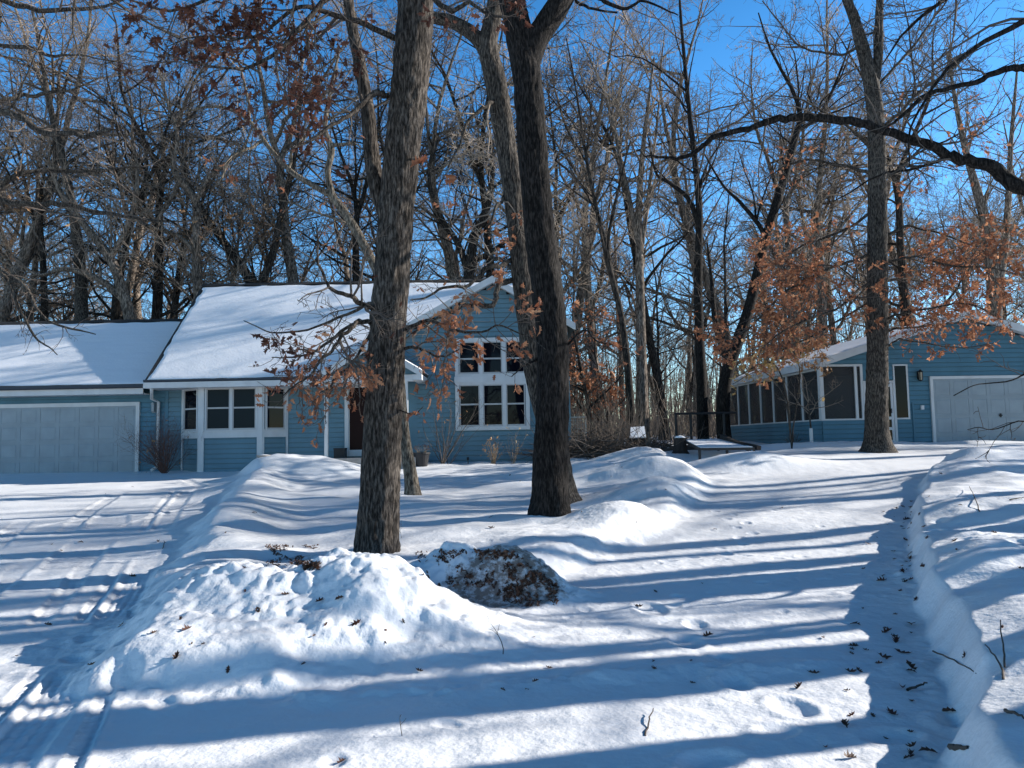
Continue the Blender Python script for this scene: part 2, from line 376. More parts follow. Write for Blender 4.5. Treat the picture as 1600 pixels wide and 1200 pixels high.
class MB:
    """collects boxes, quads and prisms for one mesh"""
    def __init__(s): s.V = []; s.F = []
    def add(s, V, F):
        b = len(s.V); s.V += [tuple(v) for v in V]; s.F += [tuple(i + b for i in f) for f in F]; return s
    def box(s, x0, x1, y0, y1, z0, z1):
        return s.add([(x0, y0, z0), (x1, y0, z0), (x1, y1, z0), (x0, y1, z0), (x0, y0, z1), (x1, y0, z1), (x1, y1, z1), (x0, y1, z1)],
                     [(0, 3, 2, 1), (4, 5, 6, 7), (0, 1, 5, 4), (1, 2, 6, 5), (2, 3, 7, 6), (3, 0, 4, 7)])
    def prism(s, P, ax, a, b):
        """polygon P in the plane normal to axis ax, extruded a..b"""
        n = len(P)
        def pt(p, t):
            return (t, p[0], p[1]) if ax == 'x' else ((p[0], t, p[1]) if ax == 'y' else (p[0], p[1], t))
        V = [pt(p, a) for p in P] + [pt(p, b) for p in P]
        F = [tuple(range(n)), tuple(range(2 * n - 1, n - 1, -1))] + [(i, (i + 1) % n, n + (i + 1) % n, n + i) for i in range(n)]
        return s.add(V, F)
    def beam(s, p, q, w, t):
        """bar from p to q with width w (horizontal) and thickness t"""
        p = Vector(p); q = Vector(q); d = (q - p).normalized()
        u = d.cross(Vector((0, 0, 1)))
        u = u.normalized() if u.length > 1e-4 else Vector((1, 0, 0))
        v = u.cross(d).normalized()
        V = []
        for c in (p, q):
            for a, b in ((-1, -1), (1, -1), (1, 1), (-1, 1)): V.append(c + u * a * w / 2 + v * b * t / 2)
        return s.add(V, [(0, 1, 2, 3), (7, 6, 5, 4), (0, 4, 5, 1), (1, 5, 6, 2), (2, 6, 7, 3), (3, 7, 4, 0)])
    def tube(s, pts, r, k=8):
        pts = [Vector(p) for p in pts]; n = len(pts); V = []; F = []
        rr = r if isinstance(r, (list, tuple)) else [r] * n
        for i, p in enumerate(pts):
            d = (pts[min(i + 1, n - 1)] - pts[max(i - 1, 0)]).normalized()
            u = d.cross(Vector((.31, .93, .2))).normalized(); v = d.cross(u)
            for j in range(k):
                a = 2 * math.pi * j / k; V.append(p + (u * math.cos(a) + v * math.sin(a)) * rr[i])
        for i in range(n - 1):
            for j in range(k): F.append((i * k + j, i * k + (j + 1) % k, (i + 1) * k + (j + 1) % k, (i + 1) * k + j))
        F += [tuple(range(k - 1, -1, -1)), tuple(range((n - 1) * k, n * k))]
        return s.add(V, F)
    def lathe(s, prof, c=(0, 0, 0), k=20):
        V = []; F = []; n = len(prof)
        for r, z in prof:
            for j in range(k):
                a = 2 * math.pi * j / k; V.append((c[0] + r * math.cos(a), c[1] + r * math.sin(a), c[2] + z))
        for i in range(n - 1):
            for j in range(k): F.append((i * k + j, i * k + (j + 1) % k, (i + 1) * k + (j + 1) % k, (i + 1) * k + j))
        F += [tuple(range(k - 1, -1, -1)), tuple(range((n - 1) * k, n * k))]
        return s.add(V, F)
    def build(s, name, m, parent=None, smooth=False):
        return mesh_obj(name, s.V, s.F, m, parent, smooth)

# ------------------------------------------------------------------ ground sheet
def axis(segs):
    out = [segs[0][0]]
    for a, b, st in segs:
        n = max(1, int(round((b - a) / st))); out += list(a + (b - a) * (np.arange(n) + 1) / n)
    return np.array(out)
GX = axis([(-400, -60, 40), (-60, -20, 1.0), (-20, -9, .12), (-9, -4.2, .035), (-4.2, 5.2, .0195), (5.2, 9, .035), (9, 20, .12), (20, 60, 1.0), (60, 400, 40)])
GY = axis([(-60, -6, 9), (-6, 2.6, .4), (2.6, 9.5, .0195), (9.5, 15, .035), (15, 25.5, .07), (25.5, 45, .4), (45, 120, 4), (120, 600, 60)])
XX, YY = np.meshgrid(GX, GY)
ZZ = H(XX, YY)
nx, ny = len(GX), len(GY)
ii = (np.arange(ny - 1)[:, None] * nx + np.arange(nx - 1)[None, :]).ravel()
ground = mesh_obj('snow_ground', np.stack([XX.ravel(), YY.ravel(), ZZ.ravel()], 1), np.stack([ii, ii + 1, ii + nx + 1, ii + nx], 1), M_snow, None, True)
tag(ground, kind='structure')

def hz(x, y):
    """height of the built snow sheet"""
    i = min(max(int(np.searchsorted(GX, x)) - 1, 0), nx - 2); j = min(max(int(np.searchsorted(GY, y)) - 1, 0), ny - 2)
    u = (x - GX[i]) / (GX[i + 1] - GX[i]); v = (y - GY[j]) / (GY[j + 1] - GY[j])
    return float((ZZ[j, i] * (1 - u) + ZZ[j, i + 1] * u) * (1 - v) + (ZZ[j + 1, i] * (1 - u) + ZZ[j + 1, i + 1] * u) * v)
# ------------------------------------------------------------------ trees
def unit(v): return v / (np.linalg.norm(v) + 1e-12)
class Tubes:
    """polylines gathered by (point count, sides) and turned into tube meshes in bulk"""
    def __init__(s): s.b = {}
    def add(s, pts, r, k):
        s.b.setdefault((len(pts), k), []).append((pts, r))
    def arrays(s):
        Vs = []; Fs = []; off = 0
        for (n, k), L in s.b.items():
            P = np.array([l[0] for l in L]); R = np.array([l[1] for l in L])
            T = np.empty_like(P); T[:, 1:-1] = P[:, 2:] - P[:, :-2]; T[:, 0] = P[:, 1] - P[:, 0]; T[:, -1] = P[:, -1] - P[:, -2]
            T /= np.linalg.norm(T, axis=2, keepdims=True) + 1e-12
            mt = T.mean(1); ref = np.where((np.abs(mt[:, 2]) > .6)[:, None], np.array([1., .02, .0]), np.array([.02, .03, 1.]))
            U = np.cross(T, ref[:, None, :]); U /= np.linalg.norm(U, axis=2, keepdims=True) + 1e-12
            Vv = np.cross(T, U)
            a = np.arange(k) * 2 * math.pi / k
            X = P[:, :, None] + (U[:, :, None] * np.cos(a)[None, None, :, None] + Vv[:, :, None] * np.sin(a)[None, None, :, None]) * R[:, :, None, None]
            m = len(L); Vs.append(X.reshape(-1, 3))
            base = off + (np.arange(m) * n * k)[:, None, None]
            i = np.arange(n - 1)[None, :, None] * k; j = np.arange(k)[None, None, :]; j2 = (j + 1) % k
            Fs.append(np.stack([base + i + j, base + i + j2, base + i + k + j2, base + i + k + j], -1).reshape(-1, 4))
            off += m * n * k
        return np.concatenate(Vs), np.concatenate(Fs)
    def build(s, name, m, parent=None):
        if not s.b: return None
        V, F = s.arrays()
        return mesh_obj(name, V, F, m, parent, True)
def walk(rng, p, d, L, n, wander, up=0.0):
    """a crooked path of n points"""
    pts = [p]; st = L / (n - 1); d = unit(np.array(d, float))
    for i in range(n - 1):
        d = unit(d + rng.normal(0, wander, 3) + np.array([0, 0, up]))
        p = p + d * st; pts.append(p)
    return np.array(pts)
def side_dir(rng, t, ang):
    a = rng.normal(0, 1, 3); a = unit(a - t * np.dot(a, t))
    return unit(t * math.cos(ang) + a * math.sin(ang))
class Tree:
    def __init__(s, seed, wander=.16, up=.03, rmin=.004, twigk=3):
        s.rng = np.random.default_rng(seed); s.limb = Tubes(); s.fine = Tubes(); s.tips = []; s.w = wander; s.up = up; s.rmin = rmin; s.k = twigk
    def sprout(s, pts, rad, lv, dens, L, t0=.15, t1=1.0, maxlv=3, droop=0.0, bias=None, skip=None):
        """children along a branch; dens = children per metre at this level, L = child length"""
        rng = s.rng
        seg = np.linalg.norm(np.diff(pts, axis=0), axis=1); tot = seg.sum(); cum = np.concatenate([[0], np.cumsum(seg)])
        d = dens[min(lv, len(dens) - 1)]
        nchild = rng.poisson(max(.5, d * tot * (t1 - t0)))
        for _ in range(nchild):
            t = t0 + (t1 - t0) * rng.random() ** .85
            dist = t * tot; i = min(len(seg) - 1, int(np.searchsorted(cum, dist) - 1)); i = max(i, 0)
            f = (dist - cum[i]) / (seg[i] + 1e-9); p = pts[i] * (1 - f) + pts[i + 1] * f
            tn = unit(pts[i + 1] - pts[i]); r = rad[i] * (1 - f) + rad[i + 1] * f
            dr = side_dir(rng, tn, rng.uniform(.6, 1.2))
            if bias is not None: dr = unit(dr + np.array(bias) * rng.random())
            l = L * (1.15 - .6 * t) * rng.uniform(.55, 1.25)
            r0 = max(s.rmin, min(r * .6, l * .014 + .002))
            if skip is not None and skip(p): continue
            s.branch(p, dr, l, r0, lv + 1, dens, maxlv, droop, bias)
    def branch(s, p, d, l, r0, lv, dens, maxlv, droop=0.0, bias=None, r1=None):
        rng = s.rng
        n = 7 if lv <= 1 else (5 if lv == 2 else 4)
        pts = walk(rng, p, d, l, n, s.w * (1 if lv < 2 else 1.25), s.up * (1 if lv < 3 else .5) - droop)
        r1 = max(s.rmin * .55, r0 * .3) if r1 is None else r1
        rad = np.linspace(r0, r1, n)
        if r0 > .022: s.limb.add(pts, rad, 6 if r0 < .06 else 9)
        else: s.fine.add(pts, rad, s.k if r0 < .012 else 4)
        if lv < maxlv:
            s.sprout(pts, rad, lv, dens, l * .48, .12, 1.0, maxlv, droop, bias)
        if lv >= maxlv - 1:
            s.tips.append((pts[-1], unit(pts[-1] - pts[-2])))
            if lv >= maxlv: s.tips.append((pts[len(pts) // 2], unit(pts[-1] - pts[-2])))
        return pts, rad
LEAF_V = np.array([(0, 0, 0), (.0, .0, 0), (.10, .14, .02), (.27, .24, .07), (.13, .33, .02), (.34, .52, .10), (.14, .56, .02), (.24, .78, .06), (.08, .80, .01), (0, 1, -.06),
                   (-.08, .80, .01), (-.24, .78, .06), (-.14, .56, .02), (-.34, .52, .10), (-.13, .33, .02), (-.27, .24, .07), (-.10, .14, .02), (0, .33, -.03), (0, .62, -.02)], float)
LEAF_F = [(1, 2, 17), (2, 3, 4), (2, 4, 17), (4, 5, 6), (4, 6, 18), (4, 18, 17), (6, 7, 8), (6, 8, 18), (8, 9, 18), (9, 10, 18), (10, 11, 12), (10, 12, 18), (12, 13, 14), (12, 14, 18),
          (14, 17, 18), (14, 15, 16), (14, 16, 17), (16, 1, 17)]
LEAF_F = np.array(LEAF_F)
S_V = np.array([(0, 0, 0), (.3, .3, .1), (.1, .45, 0), (.33, .65, .06), (0, 1, -.1), (-.33, .65, .06), (-.1, .45, 0), (-.3, .3, .1)], float)
S_F = np.array([(0, 1, 2), (0, 2, 6), (0, 6, 7), (2, 3, 4), (2, 4, 6), (6, 4, 5)])
def leaf_mesh(name, pos, dirs, size, m, parent, rng, simple=False, curl=.8):
    """one mesh of separate lobed dead leaves"""
    V0, F0 = (S_V, S_F) if simple else (LEAF_V, LEAF_F)
    n = len(pos); pos = np.array(pos); dirs = np.array(dirs)
    d = dirs + rng.normal(0, .55, (n, 3)) + np.array([0, 0, -.55]); d /= np.linalg.norm(d, axis=1, keepdims=True)
    a = rng.normal(0, 1, (n, 3)); u = np.cross(d, a); u /= np.linalg.norm(u, axis=1, keepdims=True); w = np.cross(u, d)
    sz = size * rng.uniform(.6, 1.25, n)
    V = np.broadcast_to(V0, (n,) + V0.shape).copy()
    c = rng.uniform(-curl, curl, n)[:, None]
    V[:, :, 2] += c * V[:, :, 1] ** 2 + np.abs(V[:, :, 0]) * rng.uniform(-.6, 1.4, n)[:, None]
    V[:, :, 0] *= rng.uniform(.6, 1.05, n)[:, None]
    X = pos[:, None] + (V[..., 0:1] * u[:, None] + V[..., 1:2] * d[:, None] + V[..., 2:3] * w[:, None]) * sz[:, None, None]
    F = (F0[None] + (np.arange(n) * len(V0))[:, None, None]).reshape(-1, 3)
    return mesh_obj(name, X.reshape(-1, 3), F, m, parent, False)
def catmull(P, R, n):
    P = np.array([tuple(p) for p in P], float); R = np.array(R, float); m = len(P)
    Pp = np.vstack([2 * P[0] - P[1], P, 2 * P[-1] - P[-2]]); out = []; ro = []
    for t in np.linspace(0, m - 1 - 1e-6, n):
        i = int(t); f = t - i; a, b, c, d = Pp[i], Pp[i + 1], Pp[i + 2], Pp[i + 3]
        out.append(.5 * ((2 * b) + (-a + c) * f + (2 * a - 5 * b + 4 * c - d) * f * f + (-a + 3 * b - 3 * c + d) * f ** 3))
        j = min(i + 1, m - 1); ro.append(R[i] * (1 - f) + R[j] * f)
    return np.array(out), np.array(ro)
def trunk_mesh(name, P, R, m, parent, rings=220, k=72, rough=.035, flare=.5, seed=1, pl=.22):
    """a trunk with real furrowed bark, root flare at its foot"""
    C, r = catmull(P, R, rings)
    th = np.arange(k) * 2 * math.pi / k
    T = np.gradient(C, axis=0); T /= np.linalg.norm(T, axis=1, keepdims=True)
    U = np.cross(T, np.array([0, -1., .05])); U /= np.linalg.norm(U, axis=1, keepdims=True); Vv = np.cross(T, U)
    s = np.concatenate([[0], np.cumsum(np.linalg.norm(np.diff(C, axis=0), axis=1))])
    TH, SS = np.meshgrid(th, s)
    rm = np.mean(r)
    cx, cy = np.cos(TH), np.sin(TH)
    f = 1.0 / .055 * rm
    warp = .5 * vnoise(cx * 3, cy * 3, SS * 2.2, seed + 3)
    n1 = 1 - 2 * np.abs(vnoise(cx * f + warp, cy * f + warp, SS * 2.6 + seed, seed))
    n2 = vnoise(cx * f * 2.3, cy * f * 2.3, SS * 9, seed + 7)
    big = vnoise(cx * 1.6, cy * 1.6, SS * .8, seed + 11)
    fl = flare * np.exp(-SS / pl) * (1 + .7 * vnoise(cx * 2.2, cy * 2.2, SS * .5, seed + 5))
    RR = r[:, None] * (1 + .05 * big + fl) + rough * rm / .28 * (.5 * n1 + .34 * n2 + .25 * vnoise(cx * f * .5, cy * f * .5, SS * 5, seed + 21))
    X = C[:, None] + (U[:, None] * cx[..., None] + Vv[:, None] * cy[..., None]) * RR[..., None]
    i = np.arange(rings - 1)[:, None] * k; j = np.arange(k)[None]; j2 = (j + 1) % k
    F = np.stack([i + j, i + j2, i + k + j2, i + k + j], -1).reshape(-1, 4)
    return mesh_obj(name, X.reshape(-1, 3), F, m, parent, True), C, r
def rel(parent_loc, P): return [np.array(tuple(p)) - np.array(tuple(parent_loc)) for p in P]
def npv(*a): return np.array([tuple(p) for p in a], float)

# -------- generic wood trees (local coordinates, foot at the origin)
def wood_tree(seed, Ht, r0, first, nl, spread, form, dens, maxlv=4, leaves=None, barkm=None, twigm=None, rmin=.009, name='forest_tree', label='', cat='tree', group=None):
    T = Tree(seed, .15, .035, rmin); rng = T.rng
    root = thing(name, label, cat, group=group)
    lean = rng.normal(0, .05, 2)
    def stem(p, d, L, ra, rb, n=12, w=.06):
        pts = walk(rng, p, d, L, n, w, .03); rad = np.linspace(ra, rb, n); return pts, rad
    pts, rad = stem(np.array([0, 0, -.25]), (lean[0], lean[1], 1), Ht * (.97 if form == 'tall' else .62), r0, r0 * (.14 if form == 'tall' else .5), 14, .055)
    rad[0] *= 1.35
    stems = [(pts, rad, first)]
    T.limb.add(pts, rad, 14)
    if form == 'fork':
        for sgn in (-1, 1) if rng.random() < .6 else (-1, 0, 1):
            a = rng.uniform(0, 6.28); o = np.array([math.cos(a), math.sin(a), 0]) * .45
            d = unit(np.array([0, 0, 1.]) + o * (1 if sgn else -.8) * (sgn if sgn else 1))
            q, qr = stem(pts[-1], d, Ht * .42, rad[-1] * .85, rad[-1] * .14, 10, .10)
            T.limb.add(q, qr, 10); stems.append((q, qr, .02))
    for (q, qr, t0) in stems:
        m = nl if q is pts and form == 'tall' else max(4, nl // 2)
        for k in range(m):
            t = t0 + (1 - t0) * (k + rng.random()) / m
            i = min(len(q) - 2, int(t * (len(q) - 1))); f = t * (len(q) - 1) - i
            p = q[i] * (1 - f) + q[i + 1] * f; r = qr[i] * (1 - f) + qr[i + 1] * f
            az = rng.uniform(0, 6.283); el = rng.uniform(.15, .9)
            d = np.array([math.cos(az) * math.cos(el), math.sin(az) * math.cos(el), math.sin(el)])
            L = spread * (1.1 - .65 * t) * rng.uniform(.6, 1.2)
            T.branch(p, d, L, min(r * .62, .016 * L + .01), 1, dens, maxlv)
    T.limb.build('trunk', barkm, root)
    print(seed, sum(len(v) for v in T.fine.b.values()))
    cr = T.fine.build('crown', twigm, root)
    if leaves:
        m, prob, size = leaves
        tp = [t for t in T.tips if rng.random() < prob and t[0][2] < Ht * .75]
        pos = []; dr = []
        for p, d in tp:
            for _ in range(rng.integers(1, 4)): pos.append(p + rng.normal(0, .06, 3)); dr.append(d)
        if pos: leaf_mesh('leaves', pos, dr, size, m, root, rng, True)
    return root

print('protos')
PROTOS = []
D4 = (1.0, 1.4, 2.0, 3.2)
PROTOS.append(wood_tree(11, 18, .21, .30, 22, 4.8, 'tall', (1.5, 3, 5, 7), barkm=M_bark_far, twigm=M_twigfar))
PROTOS.append(wood_tree(12, 17, .25, .35, 18, 5.4, 'fork', (1.3, 2.3, 3.8, 5.2), barkm=M_bark_fdk, twigm=M_twigdk))
PROTOS.append(wood_tree(13, 16, .15, .45, 18, 3.4, 'tall', (1.5, 3.2, 5, 7), barkm=M_bark_far, twigm=M_twigfar))
PROTOS.append(wood_tree(14, 19, .28, .28, 20, 6.2, 'fork', (1.3, 2.2, 3.6, 5), barkm=M_bark_far, twigm=M_twig))
PROTOS.append(wood_tree(15, 13, .10, .25, 20, 2.6, 'tall', (1.5, 3, 5, 7), barkm=M_bark_fdk, twigm=M_twigfar))
PROTOS.append(wood_tree(16, 15, .20, .2, 24, 5.0, 'fork', (1.3, 2.3, 3.8, 5.2), leaves=(M_leaftan, .28, .13), barkm=M_bark_far, twigm=M_twig))
PROTOS.append(wood_tree(17, 8, .09, .12, 22, 3.0, 'tall', (2.5, 4, 5.5, 7), leaves=(M_leaf, .34, .14), barkm=M_bark_fdk, twigm=M_twigdk))
PROTOS.append(wood_tree(18, 17, .18, .5, 16, 4.2, 'fork', (1.5, 3, 5, 7), barkm=M_bark_fdk, twigm=M_twigdk))
PROTOS.append(wood_tree(19, 17, .30, .50, 12, 4.6, 'tall', (.8, 1.0, 1.4, 1.8), barkm=M_bark_mid, twigm=M_twigdk, maxlv=3))
FORM = ['tall grey-barked bare tree', 'dark forked bare tree', 'slim bare pole of a tree', 'broad-crowned bare oak', 'thin bare sapling', 'forked tree with tan dead leaves', 'small understorey oak holding russet leaves', 'high-forking dark bare tree', 'stout straight oak']
used = set()
def put_tree(k, x, y, rz, sc, where, group, lean=(0, 0), label=None):
    o = PROTOS[k] if k not in used else copy_tree(PROTOS[k])
    used.add(k)
    o.location = (x, y, hz(x, y) - .02); o.rotation_euler = (lean[0], lean[1], rz); o.scale = (sc, sc, sc)
    o.name = 'forest_tree'
    tag(o, label or (FORM[k] + ' ' + where), 'tree', group)
    return o
# ------------------------------------------------------------------ buildings
def keep(o, root):
    """hang a part built in place coordinates under its thing"""
    o.parent = root; o.matrix_parent_inverse = root.matrix_basis.inverted(); return o
def siding_rows(mb, x0, x1, z0, z1, y=0.0, lap=.15, clip=None):
    """overlapping boards on the plane y facing -y; clip(z) -> (xa, xb)"""
    z = z0
    while z < z1 - 1e-4:
        zt = min(z + lap, z1); zg = min(z + .024, zt - .001)
        a, b = (x0, x1) if clip is None else clip((z + zt) / 2)
        a = max(a, x0); b = min(b, x1)
        if b - a > .02:
            mb.add([(a, y - .024, zg), (b, y - .024, zg), (b, y - .006, zt), (a, y - .006, zt), (a, y + .015, zg), (b, y + .015, zg), (a, y + .015, z), (b, y + .015, z)], [(0, 1, 2, 3), (4, 5, 1, 0), (6, 7, 5, 4)])
        z = zt
    return mb
def snow_sheet(name, E0, E1, R0, parent, m, th=.032, step=.09, ridge_gap=.35, seed=1, lap=.14, cover=1.0, left_gap=.05, right_gap=.05):
    """snow lying on a roof plane: E0-E1 along the eave, R0 above E0 at the ridge"""
    E0, E1, R0 = [np.array(tuple(v), float) for v in (E0, E1, R0)]
    u = E1 - E0; Lu = np.linalg.norm(u); u /= Lu; v = R0 - E0; Lv = np.linalg.norm(v); v /= Lv
    n = np.cross(u, v); n = n if n[2] > 0 else -n
    nu = max(3, int(Lu / step)); nv = max(3, int(Lv / step * 1.6))
    A, B = np.meshgrid(np.linspace(0, Lu, nu), np.linspace(0, Lv, nv))
    t = th * (1 + .14 * fbm(A * .5, B * .9, 2, seed)) * cover
    t = t - .09 * sstep(Lv - ridge_gap * 1.8, Lv, B) * (1 + .9 * vnoise(A * 2.2, B * 4, None, seed + 3))
    t = t - .10 * (1 - sstep(0, left_gap + .08, A + .05 * vnoise(B * 2.5, B * 0, None, seed + 4))) - .10 * sstep(Lu - right_gap - .08, Lu, A + .05 * vnoise(B * 2.5, B * 0, None, seed + 5))
    t = t - .02 * (1 - sstep(0, .12, B))
    saw = (B / lap) % 1.0
    t = t + .006 * (saw - .5) * sstep(.1, .8, B / Lv) + .0025 * fbm(A * 3.0, B * 5.0, 2, seed + 6)
    t[0] = np.maximum(t[0], -.0)
    X = E0 + A[..., None] * u + B[..., None] * v + t[..., None] * n
    # close the eave edge down to the roof
    X = np.concatenate([(X[0] * 0 + E0 + A[0][:, None] * u - .01 * n)[None], X], 0)
    i = (np.arange(nv)[:, None] * nu + np.arange(nu - 1)[None]).ravel()
    return mesh_obj(name, X.reshape(-1, 3), np.stack([i, i + 1, i + nu + 1, i + nu], 1), m, parent, True)
def place(o, root, M):
    o.parent = root; o.matrix_parent_inverse = root.matrix_basis.inverted(); o.matrix_basis = M; return o
def hung_window(root, M, x0, x1, z0, z1, units, rail=.5, trim=.09, sill=.0, glass=None, world_parts=True, upper=None, name='window', label=None):
    """trimmed window: units = list of (xa, xb) glazed openings; rail = height fraction of the meeting rail"""
    glass = glass or M_glass
    f = MB()
    f.box(x0, x0 + trim, -.07, -.018, z0, z1); f.box(x1 - trim, x1, -.07, -.018, z0, z1)
    f.box(x0 + trim, x1 - trim, -.068, -.018, z1 - trim, z1); f.box(x0 + trim, x1 - trim, -.075, -.018, z0, z0 + trim)
    for (a, b), (c, d) in zip(units[:-1], units[1:]):
        f.box(b, c, -.066, -.018, z0 + trim, z1 - trim)
    w = f.build(name, M_white); 
    if label: w['label'] = label
    place(w, root, M)
    a_z, b_z = z0 + trim, z1 - trim
    for a, b in units:
        s = MB(); t = .035
        s.box(a, a + t, -.05, -.018, a_z, b_z); s.box(b - t, b, -.05, -.018, a_z, b_z)
        s.box(a + t, b - t, -.048, -.018, b_z - t, b_z); s.box(a + t, b - t, -.052, -.018, a_z, a_z + t * 1.5)
        mz = a_z + (b_z - a_z) * rail; s.box(a + t, b - t, -.055, -.018, mz - .025, mz + .025)
        so = s.build('sash', M_vinyl); so.parent = w
        p = MB().box(a + t, b - t, -.030, -.019, a_z + t * 1.5, b_z - t).build('pane', glass); p.parent = w
    return w
def panel_door(root, M, x0, x1, z0, z1, nc, nr, name='garage_door'):
    d = MB()
    d.box(x0, x1, -.03, .0, z0, z1)
    sh = (z1 - z0) / nr; sw = (x1 - x0) / nc
    for r in range(nr):
        zb = z0 + r * sh
        d.box(x0, x1, -.040, -.03, zb + .005, zb + .045); d.box(x0, x1, -.040, -.03, zb + sh - .045, zb + sh - .005)
        for c in range(nc + 1):
            xc = x0 + c * sw
            a = max(x0, xc - .05); b = min(x1, xc + .05)
            d.box(a, b, -.0395, -.03, zb + .045, zb + sh - .045)
        for c in range(nc):
            xa = x0 + c * sw
            d.add([(xa + .075, -.031, zb + .075), (xa + sw - .075, -.031, zb + .075), (xa + sw - .075, -.031, zb + sh - .075), (xa + .075, -.031, zb + sh - .075),
                   (xa + .10, -.038, zb + .10), (xa + sw - .10, -.038, zb + .10), (xa + sw - .10, -.038, zb + sh - .10), (xa + .10, -.038, zb + sh - .10)],
                  [(4, 5, 6, 7), (0, 1, 5, 4), (1, 2, 6, 5), (2, 3, 7, 6), (3, 0, 4, 7)])
    o = d.build(name, M_door); place(o, root, M); return o
I4 = Matrix.Identity(4)
def XY(px, Y, py=650): return W(px, py, Y).x
def ZY(py, px, Y): return W(px, py, Y).z

# ================= the blue house on the left
HY = 24.2
house = thing('house', 'blue clapboard house with snow on its steep roof, bay window and attached two-car garage', 'house', (-6.5, HY, .9))
TB_ = Matrix.Translation
def part(mb, name, m, root=house, smooth=False): return keep(mb.build(name, m, None, smooth), root)
# --- garage wing
gx0, gx1 = -24.5, XY(236, HY)
g_e = 23.6; g_r = 27.6
gze = ZY(602, 110, g_e); gzr = ZY(503, 110, g_r)
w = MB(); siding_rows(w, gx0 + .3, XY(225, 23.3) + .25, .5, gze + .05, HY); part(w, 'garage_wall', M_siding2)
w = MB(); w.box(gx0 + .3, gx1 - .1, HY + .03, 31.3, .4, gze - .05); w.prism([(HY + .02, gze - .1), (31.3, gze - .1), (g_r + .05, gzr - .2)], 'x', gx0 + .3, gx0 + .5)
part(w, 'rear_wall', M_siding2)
yb = 2 * g_r - g_e
r = MB(); r.prism([(g_e, gze - .10), (g_e, gze), (g_r, gzr), (yb, gze), (yb, gze - .10), (g_r, gzr - .14)], 'x', gx0, gx1 + 1.2)
gr = part(r, 'garage_roof', M_shingle)
rc = MB(); rc.prism([(g_r - .16, gzr - .07), (g_r, gzr + .05), (g_r + .16, gzr - .07), (g_r, gzr + .0)], 'x', gx0, gx1 + .9); part(rc, 'ridge_cap', M_shingle)
gs = snow_sheet('roof_snow', (gx0 + .02, g_e + .02, gze), (gx1 + 1.0, g_e + .02, gze), (gx0 + .02, g_r - .02, gzr - .01), None, M_rsnow, seed=4, ridge_gap=.14); keep(gs, house)
gu = MB(); gu.prism([(g_e - .11, gze - .01), (g_e - .11, gze - .10), (g_e - .075, gze - .125), (g_e - .004, gze - .125), (g_e - .004, gze - .01)], 'x', gx0, gx1 + .05); part(gu, 'gutter', M_gutter)
fa = MB(); fa.box(gx0, gx1 + .02, g_e + .003, g_e + .03, gze - .30, gze - .102); fa.box(gx0, gx1 + .02, g_e + .03, HY - .017, gze - .30, gze - .275); part(fa, 'fascia', M_white)
dx1 = XY(214, HY); dx0 = dx1 - 4.9; dz1 = ZY(636, 110, HY); dz0 = ZY(744, 110, HY) - .03
panel_door(house, TB_((0, HY - .02, 0)), dx0, dx1, dz0, dz1, 8, 4)
t = MB(); t.box(dx1, dx1 + .11, HY - .085, HY - .017, dz0, dz1 + .12); t.box(dx0 - .11, dx0, HY - .085, HY - .017, dz0, dz1 + .12); t.box(dx0, dx1, HY - .082, HY - .017, dz1, dz1 + .12)
part(t, 'door_trim', M_white)
la = MB(); lx = XY(241.5, HY); lz = ZY(637, 241, HY); la.box(lx - .05, lx + .05, HY - .06, HY - .017, lz - .16, lz + .16); la.box(lx - .04, lx + .04, HY - .15, HY - .06, lz - .13, lz + .1)
la.prism([(lx - .06, lz + .1), (lx + .06, lz + .1), (lx, lz + .17)], 'y', HY - .17, HY - .05); part(la, 'wall_light', M_door)
# --- main wing
me_, mr_ = 23.3, 27.6
mx0 = XY(225, me_); mze = ZY(593, 300, me_); mzr = ZY(443, 420, mr_)
slope = (mzr - mze) / (mr_ - me_)
mx1 = .35; wx0 = mx0 + .25; cutx = -4.0
myb = 2 * mr_ - me_
w = MB(); siding_rows(w, wx0, -3.0, .5, mze + (HY - me_) * slope * .55, HY); part(w, 'front_wall', M_siding)
w = MB(); w.box(wx0 + .01, 1.83, HY + .03, 31.2, .4, mze - .05)
w.prism([(HY + .03, mze), (31.2, mze), (mr_, mzr - .25)], 'x', wx0 + .01, wx0 + .1); part(w, 'side_wall', M_siding)
cb = MB(); cb.box(wx0 - .02, wx0 + .09, HY - .03, HY + .1, .5, mze); part(cb, 'corner_board', M_siding2)
r = MB(); ty = HY + .25; tz = mze + (ty - me_) * slope
r.prism([(me_, mze - .10), (me_, mze), (ty, tz), (ty, tz - .12)], 'x', mx0, cutx)
r.prism([(ty + .001, tz - .12), (ty + .001, tz + .001), (mr_, mzr), (myb, mze), (myb, mze - .10), (mr_, mzr - .14)], 'x', mx0, mx1)
part(r, 'main_roof', M_shingle)
rc = MB(); rc.prism([(mr_ - .13, mzr - .075), (mr_, mzr + .03), (mr_ + .13, mzr - .075), (mr_, mzr + .0)], 'x', mx0 - .02, mx1); part(rc, 'ridge_cap', M_shingle)
s1 = snow_sheet('roof_snow', (mx0, me_ + .02, mze), (mx1 - .1, me_ + .02, mze), (mx0, mr_ - .02, mzr - .01), None, M_rsnow, seed=14, ridge_gap=.15)
